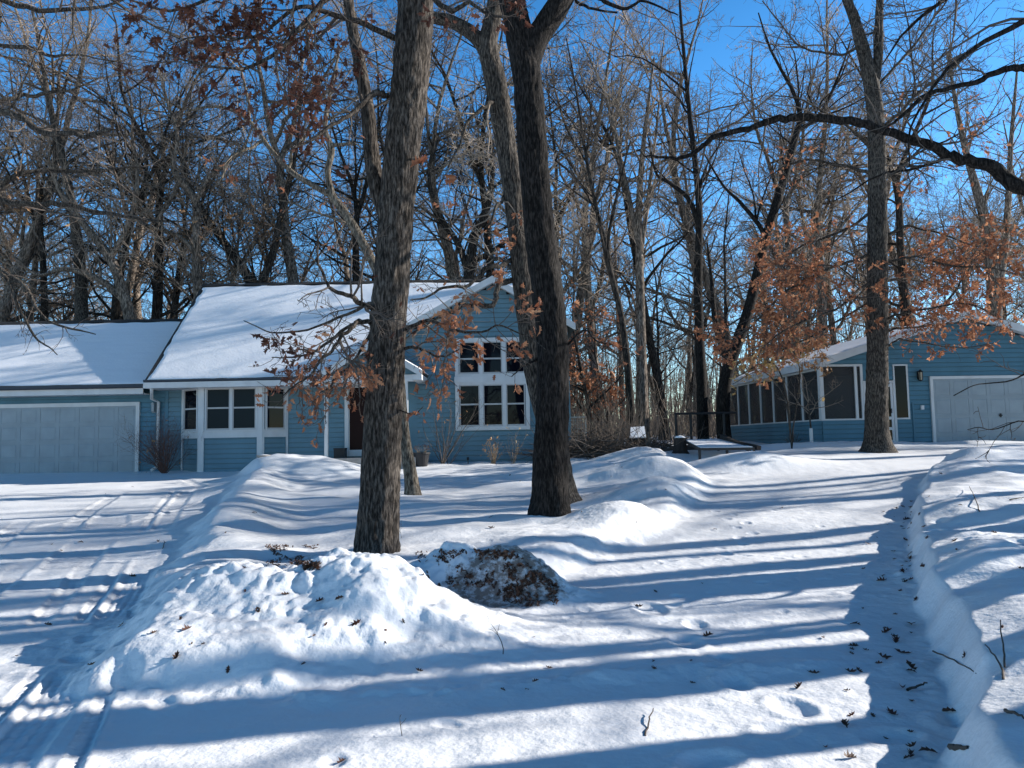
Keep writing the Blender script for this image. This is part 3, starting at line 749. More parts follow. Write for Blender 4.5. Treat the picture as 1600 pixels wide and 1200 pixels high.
# only the part of the sheet that lies on roof is kept
import bmesh
bm = bmesh.new(); bm.from_mesh(s1.data)
bmesh.ops.delete(bm, geom=[v for v in bm.verts if v.co.x > cutx - .03 and v.co.y < ty + .02], context='VERTS'); bm.to_mesh(s1.data); bm.free()
keep(s1, house)
gu = MB(); gu.prism([(me_ - .10, mze + .01), (me_ - .10, mze - .05), (me_ - .07, mze - .07), (me_ - .004, mze - .07), (me_ - .004, mze + .01)], 'x', mx0, cutx); part(gu, 'gutter', M_gutter)
fa = MB(); fa.box(mx0, cutx, me_ - .10, me_ + .02, mze - .25, mze - .075); fa.box(mx0, cutx, me_ + .02, HY - .017, mze - .25, mze - .225)
fa.box(mx0 + .002, mx0 + .03, me_ + .02, HY + .4, mze - .25, mze - .09)
fa.prism([(me_ + .02, mze - .20), (me_ + .02, mze - .105), (mr_, mzr - .15), (mr_, mzr - .32)], 'x', mx0 + .03, mx0 + .06); part(fa, 'fascia', M_white)
ds = MB(); dxs = XY(247, HY - .1)
ds.tube([(XY(236, me_), me_ - .03, mze - .22), (XY(236, me_), me_ + .02, mze - .32), (dxs - .12, HY - .3, mze - .52), (dxs, HY - .09, mze - .62), (dxs, HY - .09, 1.25), (dxs, HY - .10, 1.05), (dxs - .10, HY - .28, .93)], .048, 10)
part(ds, 'downspout', M_white, smooth=True)
# bay
bY = HY - .55
B0 = Vector((XY(286, HY), HY, 0)); B1 = Vector((XY(313, bY), bY, 0)); B2 = Vector((XY(409, bY), bY, 0)); B3 = Vector((XY(449, HY), HY, 0))
zt = mze - .23; zw1 = ZY(607, 350, bY); zw0 = ZY(672, 350, bY); zs0 = ZY(684, 350, bY)
bay_w = MB(); bay_t = MB()
def face(p, q):
    d = (q - p); L = d.length; return L, TB_((p.x, p.y, 0)) @ Matrix.Rotation(math.atan2(d.y, d.x), 4, 'Z')
for k, (p, q) in enumerate(((B0, B1), (B1, B2), (B2, B3))):
    L, M = face(p, q)
    mb = MB(); siding_rows(mb, .0, L, .5, zt, .0); mb.box(.01, L - .01, .017, .03, .5, zt)
    bay_w.add([M @ Vector(v) for v in mb.V], mb.F)
    tb = MB(); tb.box(0.0, L, -.045, -.012, zs0, zw0 + .01); tb.box(0, L, -.044, -.012, zw1, zt)
    e = .13 if k == 1 else .06
    tb.box(-.03 if k == 1 else .0, e, -.055, -.012, .5, zt + .001); tb.box(L - e, L + (.03 if k == 1 else 0), -.055, -.012, .5, zt + .001)
    bay_t.add([M @ Vector(v) for v in tb.V], tb.F)
    if k == 1:
        ux = [(XY(323, bY) - B1.x, XY(360, bY) - B1.x), (XY(364, bY) - B1.x, XY(400.5, bY) - B1.x)]
    else:
        ux = [(.13, L - .11)]
    hung_window(house, M, ux[0][0] - .04, ux[-1][1] + .04, zw0 - .04, zw1 + .04, ux, .53, .04, glass=M_blind if k == 1 else M_glass)
part(bay_w, 'bay_wall', M_siding); part(bay_t, 'bay_trim', M_white)
bs = MB(); bs.prism([(B0.x, B0.y), (B1.x, B1.y), (B2.x, B2.y), (B3.x, B3.y)], 'z', zt - .02, zt + .0); part(bs, 'bay_soffit', M_white)
# front gable over the big window
gY = HY - .45
pk = (XY(769, gY, 430), ZY(431, 769, gY)); ge = (XY(606, gY, 520), ZY(522, 606, gY)); gw = (XY(899, gY, 500), ZY(505, 899, gY))
sL = (pk[1] - ge[1]) / (pk[0] - ge[0]); sR = (pk[1] - gw[1]) / (gw[0] - pk[0])
wl, wr = XY(604, HY), XY(889, HY)
def clipg(z):
    zz = z + .18
    return (max(wl, pk[0] - (pk[1] - zz) / sL if zz > ge[1] else wl), min(wr, pk[0] + (pk[1] - zz) / sR if zz > gw[1] else wr))
w = MB(); siding_rows(w, wl, wr, .6, pk[1] - .22, HY - .003, clip=clipg)
w.box(wr - .1, wr, HY, 31, .6, gw[1] - .15)
part(w, 'gable_wall', M_siding)
w = MB(); w.box(wr - .08, wr + .02, HY - .03, HY + .08, .6, gw[1] - .2); part(w, 'corner_board', M_siding)
r = MB()
r.prism([(ge[0], ge[1] - .10), (ge[0], ge[1]), pk, (gw[0], gw[1]), (gw[0], gw[1] - .10), (pk[0], pk[1] - .12)], 'y', gY + .03, 31.0); part(r, 'gable_roof', M_shingle)
r = MB()
r.prism([(ge[0], ge[1] - .20), (ge[0], ge[1] + .01), (pk[0], pk[1] + .01), (pk[0], pk[1] - .21)], 'y', gY, gY + .028)
r.prism([(gw[0], gw[1] - .20), (gw[0], gw[1] + .01), (pk[0] + .001, pk[1] + .01), (pk[0] + .001, pk[1] - .21)], 'y', gY, gY + .028)
r.prism([(ge[0], ge[1] - .14), (pk[0], pk[1] - .15), (gw[0], gw[1] - .14), (pk[0], pk[1] - .17)], 'y', gY + .03, HY - .02)
part(r, 'rake_trim', M_white)
keep(snow_sheet('roof_snow', (ge[0], 31, ge[1]), (ge[0], gY + .03, ge[1]), (pk[0], 31, pk[1]), None, M_rsnow, seed=31, ridge_gap=.1), house)
keep(snow_sheet('roof_snow', (gw[0], gY + .03, gw[1]), (gw[0], 31, gw[1]), (pk[0], gY + .03, pk[1]), None, M_rsnow, seed=33, ridge_gap=.1), house)
# big window, upper and lower
U = [(XY(718.5, HY), XY(750, HY)), (XY(755.5, HY), XY(786, HY)), (XY(791.5, HY), XY(821, HY))]
Mw = TB_((0, HY - .012, 0))
hung_window(house, Mw, XY(712, HY), XY(828, HY), ZY(672, 770, HY), ZY(595, 770, HY), [(a, b) for a, b in U], .53, .12)
hung_window(house, Mw, XY(712, HY), XY(828, HY), ZY(590, 770, HY), ZY(528, 770, HY), [(a, b) for a, b in U], .47, .12)
b_ = MB(); b_.box(XY(711, HY), XY(829, HY), HY - .095, HY - .025, ZY(597, 770, HY), ZY(588, 770, HY)); part(b_, 'window_band', M_white)
# porch
pY = 22.4
pp = (XY(580, pY, 533), ZY(533, 580, pY)); pl = (XY(502, pY, 580), ZY(581, 502, pY)); pr = (2 * pp[0] - pl[0], pl[1])
r = MB(); r.prism([(pl[0], pl[1] - .09), pl, pp, pr, (pr[0], pr[1] - .09), (pp[0], pp[1] - .11)], 'y', pY + .03, 25.0); part(r, 'porch_roof', M_shingle)
keep(snow_sheet('roof_snow', (pl[0], 24.4, pl[1]), (pl[0], pY + .03, pl[1]), (pp[0], 24.4, pp[1]), None, M_rsnow, seed=41, ridge_gap=.1, th=.04), house)
keep(snow_sheet('roof_snow', (pr[0], pY + .03, pr[1]), (pr[0], 24.4, pr[1]), (pp[0], pY + .03, pp[1]), None, M_rsnow, seed=43, ridge_gap=.1, th=.04), house)
r = MB()
for sgn, e in ((-1, pl), (1, pr)):
    r.prism([(e[0], e[1] - .2), (e[0], e[1] + .01), (pp[0] + .0005 * sgn, pp[1] + .01), (pp[0] + .0005 * sgn, pp[1] - .2)], 'y', pY, pY + .028)
    r.box(min(e[0], e[0] - sgn * .28), max(e[0], e[0] - sgn * .28), pY + .03, HY - .3, e[1] - .28, e[1] - .12)
zb = ZY(597, 570, pY + .3)
r.box(pl[0] + .12, pr[0] - .12, pY + .30, pY + .42, zb, zb + .2); part(r, 'porch_trim', M_white)
w = MB()
def clipp(z):
    q = (pp[1] - .12 - z) * (pp[0] - pl[0]) / (pp[1] - pl[1]); return (pp[0] - q, pp[0] + q)
siding_rows(w, pl[0] + .15, pr[0] - .15, zb + .2, pp[1] - .13, pY + .36, clip=clipp); part(w, 'porch_gable', M_siding)
for k, px in enumerate((510, 635)):
    xc = XY(px, pY + .36); w = MB().box(xc - .05, xc + .05, pY + .31, pY + .41, .8, zb)
    po = part(w, 'porch_post', M_white)
    if k == 0: post0 = po; post_x = xc; po['label'] = 'white porch post with a column of black house numbers'
fl = MB(); fl.box(XY(512, pY + .3), XY(650, pY + .3), pY + .15, HY - .02, .7, ZY(716, 550, pY + .15)); part(fl, 'porch_floor', M_concrete)
# house numbers down the post
zc = [ZY(y, 508, pY + .3) for y in (629, 636.5, 645, 652, 660)]
for ch, z in zip('20715', zc):
    cu = bpy.data.curves.new('number', 'FONT'); cu.body = ch; cu.size = .125; cu.extrude = .004; cu.align_x = 'CENTER'; cu.align_y = 'CENTER'
    to = bpy.data.objects.new('number', cu); COL.objects.link(to)
    bpy.context.view_layer.update()
    me2 = bpy.data.meshes.new_from_object(to.evaluated_get(bpy.context.evaluated_depsgraph_get()))
    bpy.data.objects.remove(to)
    me2.materials.clear(); me2.materials.append(M_numb)
    no = bpy.data.objects.new('house_number', me2); COL.objects.link(no); no.parent = post0
    no.location = (post_x, pY + .304, z); no.rotation_euler = (math.radians(90), 0, 0)
# front door
dY = HY - .02; da, db = XY(539.5, HY), XY(589, HY); dzt = ZY(598, 560, HY); dzb = ZY(713, 550, HY)
d = MB(); d.box(da, da + .12, dY - .08, dY, dzb, dzt); d.box(db - .12, db, dY - .08, dY, dzb, dzt); d.box(da + .12, db - .12, dY - .078, dY, dzt - .1, dzt)
fd = part(d, 'front_door', M_white)
sx0 = da + .13; sx1 = db - .13
k = MB(); k.box(sx0, sx0 + .02, dY - .07, dY - .02, dzb, dzt - .1); k.box(sx0 + .02, sx1, dY - .07, dY - .02, dzb, dzb + .2); k.box(sx0 + .02, sx1, dY - .07, dY - .02, dzt - .16, dzt - .1); k.box(sx1 - .1, sx1, dY - .071, dY - .02, dzb + .2, dzt - .16)
so = keep(k.build('storm_door', M_white), fd); so.matrix_parent_inverse = Matrix.Identity(4)
k = MB().box(sx0 + .02, sx1 - .1, dY - .05, dY - .03, dzb + .2, dzt - .16); so = k.build('pane', M_maroon, fd)
bpy.context.view_layer.update()

# ================= the blue garage with screened porch on the right
G_RZ = math.radians(3.8)
G_O = W(1286.5, 694, 24.5)
shed = thing('garage_building', 'blue garage with a screened porch and a low snowy gable roof', 'garage', tuple(G_O), G_RZ)
bpy.context.view_layer.update()
GMI = shed.matrix_world.inverted()
gn = Vector((-math.sin(G_RZ), math.cos(G_RZ), 0))
def GL(px, py, yl=0.0):
    d = ray(px, py); o = Vector((0, 0, 1.6)); p0 = G_O + gn * yl
    t = (p0 - o).dot(gn) / d.dot(gn); q = GMI @ (o + d * t); return q
GD = 8.6
zsill = GL(1300, 657).z
px_div = GL(1352, 650).x
zbase = -.45
eav = GL(1281, 562, -.45); pkk = GL(1517, 484, -.45)
gs_ = (pkk.z - eav.z) / (pkk.x - eav.x)
xe = eav.x; xR = 2 * pkk.x - eav.x
def rz_at(x): return eav.z + (min(x, 2 * pkk.x - x) - eav.x) * gs_
wallR = xR - .35
# front boards: under the screens, right of the door, gable
def spart(mb, name, m, smooth=False): return mb.build(name, m, shed, smooth)
zscr = GL(1300, 573).z
dxl, dxr = GL(1354, 640).x, GL(1398, 640).x
scl, scr = GL(1399, 620).x, GL(1417, 620).x
ddl = GL(1458, 640).x; ddzt = GL(1500, 592).z; ddr = ddl + 4.9
def clips(z):
    q = (pkk.z - .17 - z) / gs_; return (pkk.x - q, pkk.x + q)
w = MB(); siding_rows(w, 0, dxl - .06, zbase, zsill); siding_rows(w, px_div, wallR, zscr + .07, pkk.z - .2, clip=clips)
siding_rows(w, .0, px_div, zscr + .07, pkk.z - .2, clip=clips)
siding_rows(w, dxr + .04, wallR, zbase, zscr + .07)
siding_rows(w, GL(1350, 640).x, dxr + .04, GL(1375, 594).z, zscr + .07)
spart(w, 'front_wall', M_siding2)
# side wall below the screens (faces -x) and far end
w = MB(); z = zbase
while z < zsill - 1e-4:
    zt_ = min(z + .15, zsill); w.add([(-.024, GD, z + .022), (-.024, 0, z + .022), (-.006, 0, zt_), (-.006, GD, zt_), (.012, GD, z + .022), (.012, 0, z + .022)], [(0, 1, 2, 3), (4, 5, 1, 0)]); z = zt_
w.box(.013, .08, .01, GD, zbase, zsill - .001); w.box(.0, 3.3, GD, GD + .1, zbase, zsill)
w.box(3.25, 3.35, .02, GD + .1, zbase, rz_at(3.3) - .12); w.box(3.35, wallR, GD, GD + .1, zbase, eav.z); w.box(wallR - .1, wallR, .02, GD, zbase, eav.z)
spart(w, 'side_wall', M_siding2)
w = MB().box(.0, 3.25, .02, GD, -.2, .05); spart(w, 'porch_floor', M_wooddk)
r = MB(); r.prism([(xe, eav.z - .10), (xe, eav.z), (pkk.x, pkk.z), (xR, eav.z), (xR, eav.z - .10), (pkk.x, pkk.z - .12)], 'y', -.42, GD + .45); spart(r, 'roof', M_shingle)
r = MB()
for sgn, e in ((-1, xe), (1, xR)):
    r.prism([(e, eav.z - .23), (e, eav.z + .01), (pkk.x + .001 * sgn, pkk.z + .01), (pkk.x + .001 * sgn, pkk.z - .22)], 'y', -.45, -.422)
r.box(xe - .012, xe + .02, -.42, GD + .45, eav.z - .22, eav.z - .005); r.box(xe + .02, -.02, -.42, GD + .45, eav.z - .22, eav.z - .2)
r.prism([(xe + .02, eav.z - .13), (pkk.x, pkk.z - .15), (xR, eav.z - .13), (pkk.x, pkk.z - .17)], 'y', -.42, -.02)
spart(r, 'roof_trim', M_white)
snow_sheet('roof_snow', (xe + .02, GD + .4, eav.z), (xe + .02, -.42, eav.z), (pkk.x, GD + .4, pkk.z), shed, M_rsnow, seed=51, ridge_gap=.15, th=.045, left_gap=.02)
snow_sheet('roof_snow', (xR - .02, -.42, eav.z), (xR - .02, GD + .4, eav.z), (pkk.x, -.42, pkk.z), shed, M_rsnow, seed=53, ridge_gap=.15, th=.055)
# posts and rails of the screens
ztop = eav.z - .20
p_ = MB(); p_.box(-.03, .09, -.03, .14, zsill + .05, ztop - .001); 
p_.box(-.035, .1, -.03, GD, zsill, zsill + .045); p_.box(-.028, .09, .14, GD, ztop - .08, ztop)
n = 7
for i in range(1, n + 1):
    yy = .14 + (GD - .2) * i / n; p_.box(-.028, .06, yy - .045, yy + .045, zsill + .046, ztop - .08)
xa = GL(1286.5, 620).x; xb = GL(1336, 620).x
p_.box(.09, dxl - .08, -.031, .06, zsill, zsill + .05); p_.box(.09, dxl - .08, -.029, .06, zscr, zscr + .07)
p_.box(GL(1336, 620).x, GL(1340, 620).x, -.027, .06, zsill + .05, zscr); p_.box(GL(1345.5, 620).x, dxl - .08, -.027, .06, zsill + .05, zscr)
p_.box(scl - .05, scl, -.03, .04, zsill + .05, zscr + .05); p_.box(scr, scr + .06, -.03, .04, zsill + .05, zscr + .05); p_.box(scl, scr, -.029, .04, zscr, zscr + .05); p_.box(scl - .05, scr + .06, -.032, .04, zsill, zsill + .05)
spart(p_, 'screen_frame', M_white)
for i in range(n):
    y0 = .14 + (GD - .2) * i / n + .045; y1 = .14 + (GD - .2) * (i + 1) / n - .045
    MB().box(.01, .014, y0, y1, zsill + .046, ztop - .08).build('screen', M_screen, shed)
MB().box(.1, xb, .02, .024, zsill + .05, zscr).build('screen', M_screen, shed)
MB().box(GL(1340, 620).x, GL(1345.5, 620).x, .02, .024, zsill + .05, zscr).build('screen', M_screen, shed)
MB().box(scl, scr, -.029, -.026, zsill + .05, zscr).build('side_window', M_glass, shed)
MB().box(.3, 3.2, GD + .02, GD + .024, zsill, rz_at(.3) - .2).build('screen', M_screen, shed)
c_ = MB().box(.02, 3.24, .07, GD, zscr + .1, zscr + .12); spart(c_, 'ceiling', M_dark)
# porch door
zd = GL(1375, 595).z
d = MB(); d.box(dxl - .08, dxl + .03, -.04, .03, zbase + .3, zd); d.box(dxr - .04, dxr + .04, -.04, .03, zbase + .3, zd); d.box(dxl + .03, dxr - .04, -.038, .03, zd - .07, zd)
for zz in (.0, zsill * 0.55, zsill, zd - .2): d.box(dxl + .04, dxr - .05, -.03, .02, zz, zz + .09)
d.box(dxl + .04, dxl + .12, -.031, .02, 0, zd - .075); d.box(dxr - .13, dxr - .05, -.031, .02, 0, zd - .075)
do = spart(d, 'porch_door', M_white)
MB().box(dxl + .12, dxr - .13, -.01, -.006, .05, zd - .1).build('pane', M_glass, do)
MB().box(dxr - .16, dxr - .12, -.06, -.03, .95, 1.1).build('handle', M_black, do)
# overhead door
ddz0 = -.38
pd = panel_door(shed, I4, ddl, ddr, ddz0, ddzt, 8, 4); pd.parent = shed; pd.matrix_parent_inverse = I4; pd.matrix_basis = TB_((0, -.02, 0))
t = MB(); t.box(ddl - .09, ddl, -.08, -.015, ddz0, ddzt + .09); t.box(ddr, ddr + .09, -.08, -.015, ddz0, ddzt + .09); t.box(ddl, ddr, -.078, -.015, ddzt, ddzt + .09)
spart(t, 'door_trim', M_white)
h = MB(); hx_ = GL(1561, 649); h.box(hx_.x - .05, hx_.x + .05, -.095, -.065, hx_.z - .02, hx_.z + .02); h.box(hx_.x - .02, hx_.x + .02, -.095, -.065, hx_.z - .06, hx_.z + .06); ho = h.build('handle', M_black, pd); ho.location = (0, .02, 0)
# carriage lamp, outlet box and conduit
q = GL(1434.5, 587)
l = MB(); l.box(q.x - .05, q.x + .05, -.05, -.016, q.z - .12, q.z + .14); l.box(q.x - .015, q.x + .015, -.13, -.05, q.z + .1, q.z + .13)
l.lathe([(.02, .19), (.03, .17), (.085, .11), (.09, .10)], (q.x, -.13, q.z), 8); l.lathe([(.065, -.17), (.06, -.15), (.03, -.19)], (q.x, -.13, q.z), 8)
for a in range(4):
    c, s = .06 * math.cos(a * 1.571 + .785), .06 * math.sin(a * 1.571 + .785); l.box(q.x + c - .007, q.x + c + .007, -.13 + s - .007, -.13 + s + .007, q.z - .16, q.z + .1)
lo_ = spart(l, 'wall_lamp', M_black); MB().lathe([(.045, -.15), (.055, .1)], (q.x, -.13, q.z), 8).build('lamp_glass', M_lamp, lo_)
q = GL(1440, 637); o = MB(); o.box(q.x - .05, q.x + .05, -.07, -.016, q.z - .06, q.z + .07); spart(o, 'outlet_box', M_white)
q = GL(1425, 629); o = MB(); o.box(q.x - .02, q.x + .02, -.05, -.016, zbase, q.z); spart(o, 'conduit', M_siding2)
# things in the porch
for (x, y, rz) in ((1.2, 3.0, .4), (1.4, 5.0, -.3)):
    p = GMI.inverted() @ Vector((x, y, .05))
    ch = thing('porch_chair', ('dark chair' if y < 4 else 'dark chair further back') + ' standing behind the side screens of the porch', 'chair', tuple(p), G_RZ + rz + 1.57, 'chairs in the screened porch')
    MB().box(-.28, .28, -.25, .28, .38, .45).build('seat', M_dark, ch)
    MB().prism([(.22, .45), (.29, .45), (.42, 1.05), (.35, 1.05)], 'x', -.28, .28).build('backrest', M_dark, ch)
    for sx in (-1, 1):
        MB().box(sx * .28 - .04, sx * .28 + .04, -.28, .3, .62, .67).build('armrest', M_dark, ch)
        for sy in (-1, 1): MB().box(sx * .26 - .025, sx * .26 + .025, sy * .24 - .025, sy * .24 + .025, 0, .62 if sy < 0 else .40).build('leg', M_dark, ch)
# ------------------------------------------------------------------ trees of the yard
def pts_px(ctrl, Y):
    """control points (px, py, width_px[, dY]) -> places and radii at depth Y"""
    P = []; R = []
    for c in ctrl:
        y = Y + (c[3] if len(c) > 3 else 0)
        P.append(np.array(tuple(W(c[0], c[1], y)))); R.append(c[2] / 2 * y / 1200.0)
    return P, R
def yard_tree(name, label, Y, ctrl, barkm, twigm, seed, stems=(), limbs=(), dens=(4.0, 5.5, 6.5, 7), limbL=1.6, maxlv=3, leaves=(), flare=.45, rough=.03, k=64, rings=240, tops=(), wander=.17, rmin=.0045, group=None, cat='oak tree'):
    P, R = pts_px(ctrl, Y)
    foot = P[0].copy(); foot[2] = hz(P[0][0], P[0][1]) - .03
    P[0] = foot + np.array([0, 0, -.10])
    root = thing(name, label, cat, tuple(foot), group=group)
    T = Tree(seed, wander, .02, rmin); rng = T.rng
    Pl = [p - foot for p in P]
    trunk_mesh('trunk', Pl, R, barkm, root, rings=rings, k=k, rough=rough, flare=flare, seed=seed)
    for j, st in enumerate(stems):
        sp, sr = pts_px(st, Y); sp = [p - foot for p in sp]
        trunk_mesh('limb', sp, sr, barkm, root, rings=120, k=40, rough=rough * .7, flare=0, seed=seed + 5 + j)
        c, r = catmull(sp, sr, 14); T.sprout(c, r, 0, dens, limbL, .25, 1.0, maxlv)
    alltips = []
    for lm in limbs:
        o = dict(L=limbL, t0=.12, droop=0.0, leaf=None, maxlv=maxlv, d=dens); 
        if isinstance(lm, tuple) and isinstance(lm[1], dict): o.update(lm[1]); lm = lm[0]
        sp, sr = pts_px(lm, Y); sp = [p - foot for p in sp]
        n = max(10, len(lm) * 5); c, r = catmull(sp, sr, n)
        kn = max(4, n // 3); kk = rng.normal(0, .030, (kn, 3)) * (Y / 10); kk[0] = 0; kk[-1] *= .3
        c = c + catmull(kk, np.ones(kn), n)[0]
        c[2:-1] += rng.normal(0, .30, (n - 3, 3)) * r[2:-1, None]
        own = T.limb; T.limb = Tubes(); T.limb.add(c, r, 8)
        n0 = len(T.tips)
        T.sprout(c, r, 0, o['d'], o['L'], o['t0'], 1.0, o['maxlv'], o['droop'])
        if o['leaf']:
            m, prob, size, cl = o['leaf']
            pos = []; dr = []
            for p, d in T.tips[n0:]:
                if rng.random() < prob:
                    for _ in range(rng.integers(1, cl + 1)): pos.append(p + rng.normal(0, .035, 3)); dr.append(d)
            alltips.append((m, pos, dr, size))
        T.limb.build('limb', barkm, root); T.limb = own
    for (p, d, L, r) in tops:      # free crown above the picture
        pp_, rr_ = T.branch(np.array(tuple(W(*p))) - foot, d, L, r, 0, (.8, 1.3, 1.8, 2.4), 3)
    T.limb.build('upper_limb', barkm, root); T.fine.build('crown', twigm, root)
    bym = {}
    for m, pos, dr, size in alltips:
        b = bym.setdefault((m.name, size), (m, [], [])); b[1].extend(pos); b[2].extend(dr)
    for (nm, size), (m, pos, dr) in bym.items():
        if pos: leaf_mesh('leaves', pos, dr, size, m, root, rng, Y > 18)
    return root
print('yard trees')
LD = (M_leafdk, .6, .15, 3); LR = (M_leaf, .65, .14, 3)
t1 = yard_tree('oak_tree', 'nearest oak with a stout grey furrowed trunk behind the front snow pile', 9.5,
    [(588, 862, 62), (590, 820, 60), (595, 740, 58), (599, 640, 57), (604, 540, 55), (611, 440, 54), (618, 340, 54), (629, 240, 53), (639, 140, 55), (646, 60, 56), (650, 0, 56), (658, -150, 52), (665, -400, 40), (668, -700, 22)],
    M_bark_grey, M_twigdk, 101,
    stems=[[(604, 345, 20, .15), (590, 300, 25, .2), (582, 250, 25, .25), (573, 160, 21, .3), (560, 90, 19, .35), (548, 30, 17, .4), (540, -40, 16, .4), (520, -200, 10, .6)]],
    limbs=[
        ([(590, 482, 9), (560, 470, 8, -.3), (537, 462, 7, -.5), (512, 440, 5, -.7), (503, 400, 4, -.8), (494, 345, 2, -.9)], dict(L=1.0, d=(6, 7, 8, 8), leaf=(M_leafdk, .04, .10, 2))),
        ([(585, 505, 8), (560, 503, 7, -.3), (535, 520, 6, -.5), (512, 556, 5, -.7), (480, 592, 3, -.9), (440, 622, 2, -1)], dict(L=1.0, d=(6, 7, 8, 8), leaf=(M_leaf, .38, .10, 3), droop=.03)),
        ([(585, 500, 7), (555, 508, 6, .2), (510, 530, 5, .4), (470, 556, 3, .5), (425, 560, 1.5, .6)], dict(L=.9, d=(6, 7, 8, 8), leaf=(M_leafdk, .4, .12, 3), droop=.03)),
        ([(580, 520, 6), (550, 560, 4, -.2), (520, 600, 3, -.3), (495, 615, 1.5, -.4)], dict(L=.8, d=(6, 7, 8, 8), leaf=(M_leaf, .25, .10, 3), droop=.05)),
        ([(632, 515, 7), (665, 500, 6, -.2), (705, 515, 5, -.4), (760, 515, 3, -.6), (815, 520, 2, -.8), (850, 545, 1.5, -1)], dict(L=.8, d=(6, 7, 8, 8), leaf=(M_leaf, .42, .105, 4), droop=.02)),
        ([(630, 545, 6), (660, 550, 4, -.2), (690, 560, 3, -.3), (720, 545, 1.5, -.4)], dict(L=.6, d=(6, 7, 8, 8), leaf=(M_leaf, .45, .105, 3), droop=.02)),
        ([(620, 640, 3), (640, 645, 2, -.3), (662, 635, 1.2, -.4)], dict(L=.2, leaf=(M_leaf, .9, .11, 3), maxlv=1, droop=.03)),
        ([(588, 470, 6), (560, 480, 5, .6), (500, 500, 4, 1), (430, 520, 2.5, 1.3), (380, 500, 1.5, 1.5)], dict(L=1.1, d=(5, 6, 7, 7), leaf=(M_leafdk, .03, .1, 1))),
        ([(605, 150, 10), (585, 140, 9, -.3), (545, 175, 7, -.5), (500, 205, 5, -.7), (455, 230, 3, -.9)], dict(L=.9, leaf=(M_leafdk, .3, .13, 2))),
        ([(618, 60, 10), (560, 30, 9, -.3), (480, 15, 7, -.6), (410, 50, 5, -.9), (330, 62, 3, -1.1), (262, 75, 1.5, -1.3)], dict(L=1.3, d=(5, 6.5, 7, 7), leaf=(M_leafdk, .55, .11, 4))),
        ([(630, -40, 12), (540, -20, 9, -.5), (450, 60, 7, -.9), (380, 105, 5, -1.2), (290, 95, 3, -1.5), (215, 45, 1.5, -1.7)], dict(L=1.3, d=(5, 6.5, 7, 7), leaf=(M_leafdk, .55, .11, 4))),
        ([(625, -60, 12), (520, -80, 9, -.5), (400, -40, 7, -.9), (300, 10, 5, -1.2), (200, 0, 3, -1.5)], dict(L=1.4, d=(5, 6.5, 7, 7), leaf=(M_leafdk, .55, .11, 4))),
        ([(668, -30, 12), (700, 15, 8, -.4), (740, 10, 6, -.6), (790, 30, 3, -.8)], dict(L=.8, leaf=(M_leafdk, .55, .11, 4))),
        ([(655, 250, 4), (665, 235, 3, -.3), (672, 260, 2, -.4), (690, 280, 1, -.5)], dict(L=.3, leaf=(M_leaf, .8, .14, 3), maxlv=2, droop=.05))],
    tops=[((655, -120, 9.5), (.4, -.2, .9), 4, .07), ((668, -420, 9.5), (-.5, .3, .8), 5, .10), ((668, -600, 9.5), (.6, .3, .8), 5, .08)], limbL=.9, rough=.042, flare=.2)
t2 = yard_tree('oak_tree', 'dark-barked oak with flared foot, forking high, in the middle of the island', 12,
    [(861, 815, 58), (860, 780, 54), (860, 700, 52), (863, 620, 50), (862, 540, 49), (857, 470, 47), (845, 380, 47), (836, 280, 46), (829, 180, 45), (821, 100, 46), (806, 30, 40), (790, -40, 36), (760, -200, 28), (740, -500, 12)],
    M_bark_dark, M_twigdk, 202,
    stems=[[(824, 105, 38), (838, 62, 38), (862, 25, 38), (885, -20, 36), (910, -120, 30), (925, -350, 14)]],
    limbs=[([(905, -60, 10), (925, -10, 8, -.4), (960, 15, 6, -.5), (1010, 5, 4, -.6), (1060, 25, 2, -.7)], dict(L=1.0)),
           ([(895, -10, 6), (915, 8, 5), (965, 20, 3)], dict(L=.5)),
           ([(868, 250, 4), (900, 280, 3, .5), (930, 330, 2, .8)], dict(L=.6)),
           ([(842, 560, 4), (815, 575, 3, -.4), (800, 590, 1.5, -.5)], dict(L=.5, leaf=(M_leaf, .35, .11, 3), maxlv=2, droop=.05)),
           ([(885, 540, 4), (905, 520, 3, -.4), (940, 530, 2, -.5), (980, 545, 1.2, -.6)], dict(L=.6, leaf=(M_leaf, .45, .12, 3), maxlv=2, droop=.05))],
    tops=[((770, -150, 12), (-.5, -.3, .7), 5, .10), ((915, -200, 12), (.6, -.2, .7), 5, .09), ((740, -450, 12), (-.2, .5, .8), 5, .08)], flare=.38, rough=.034)
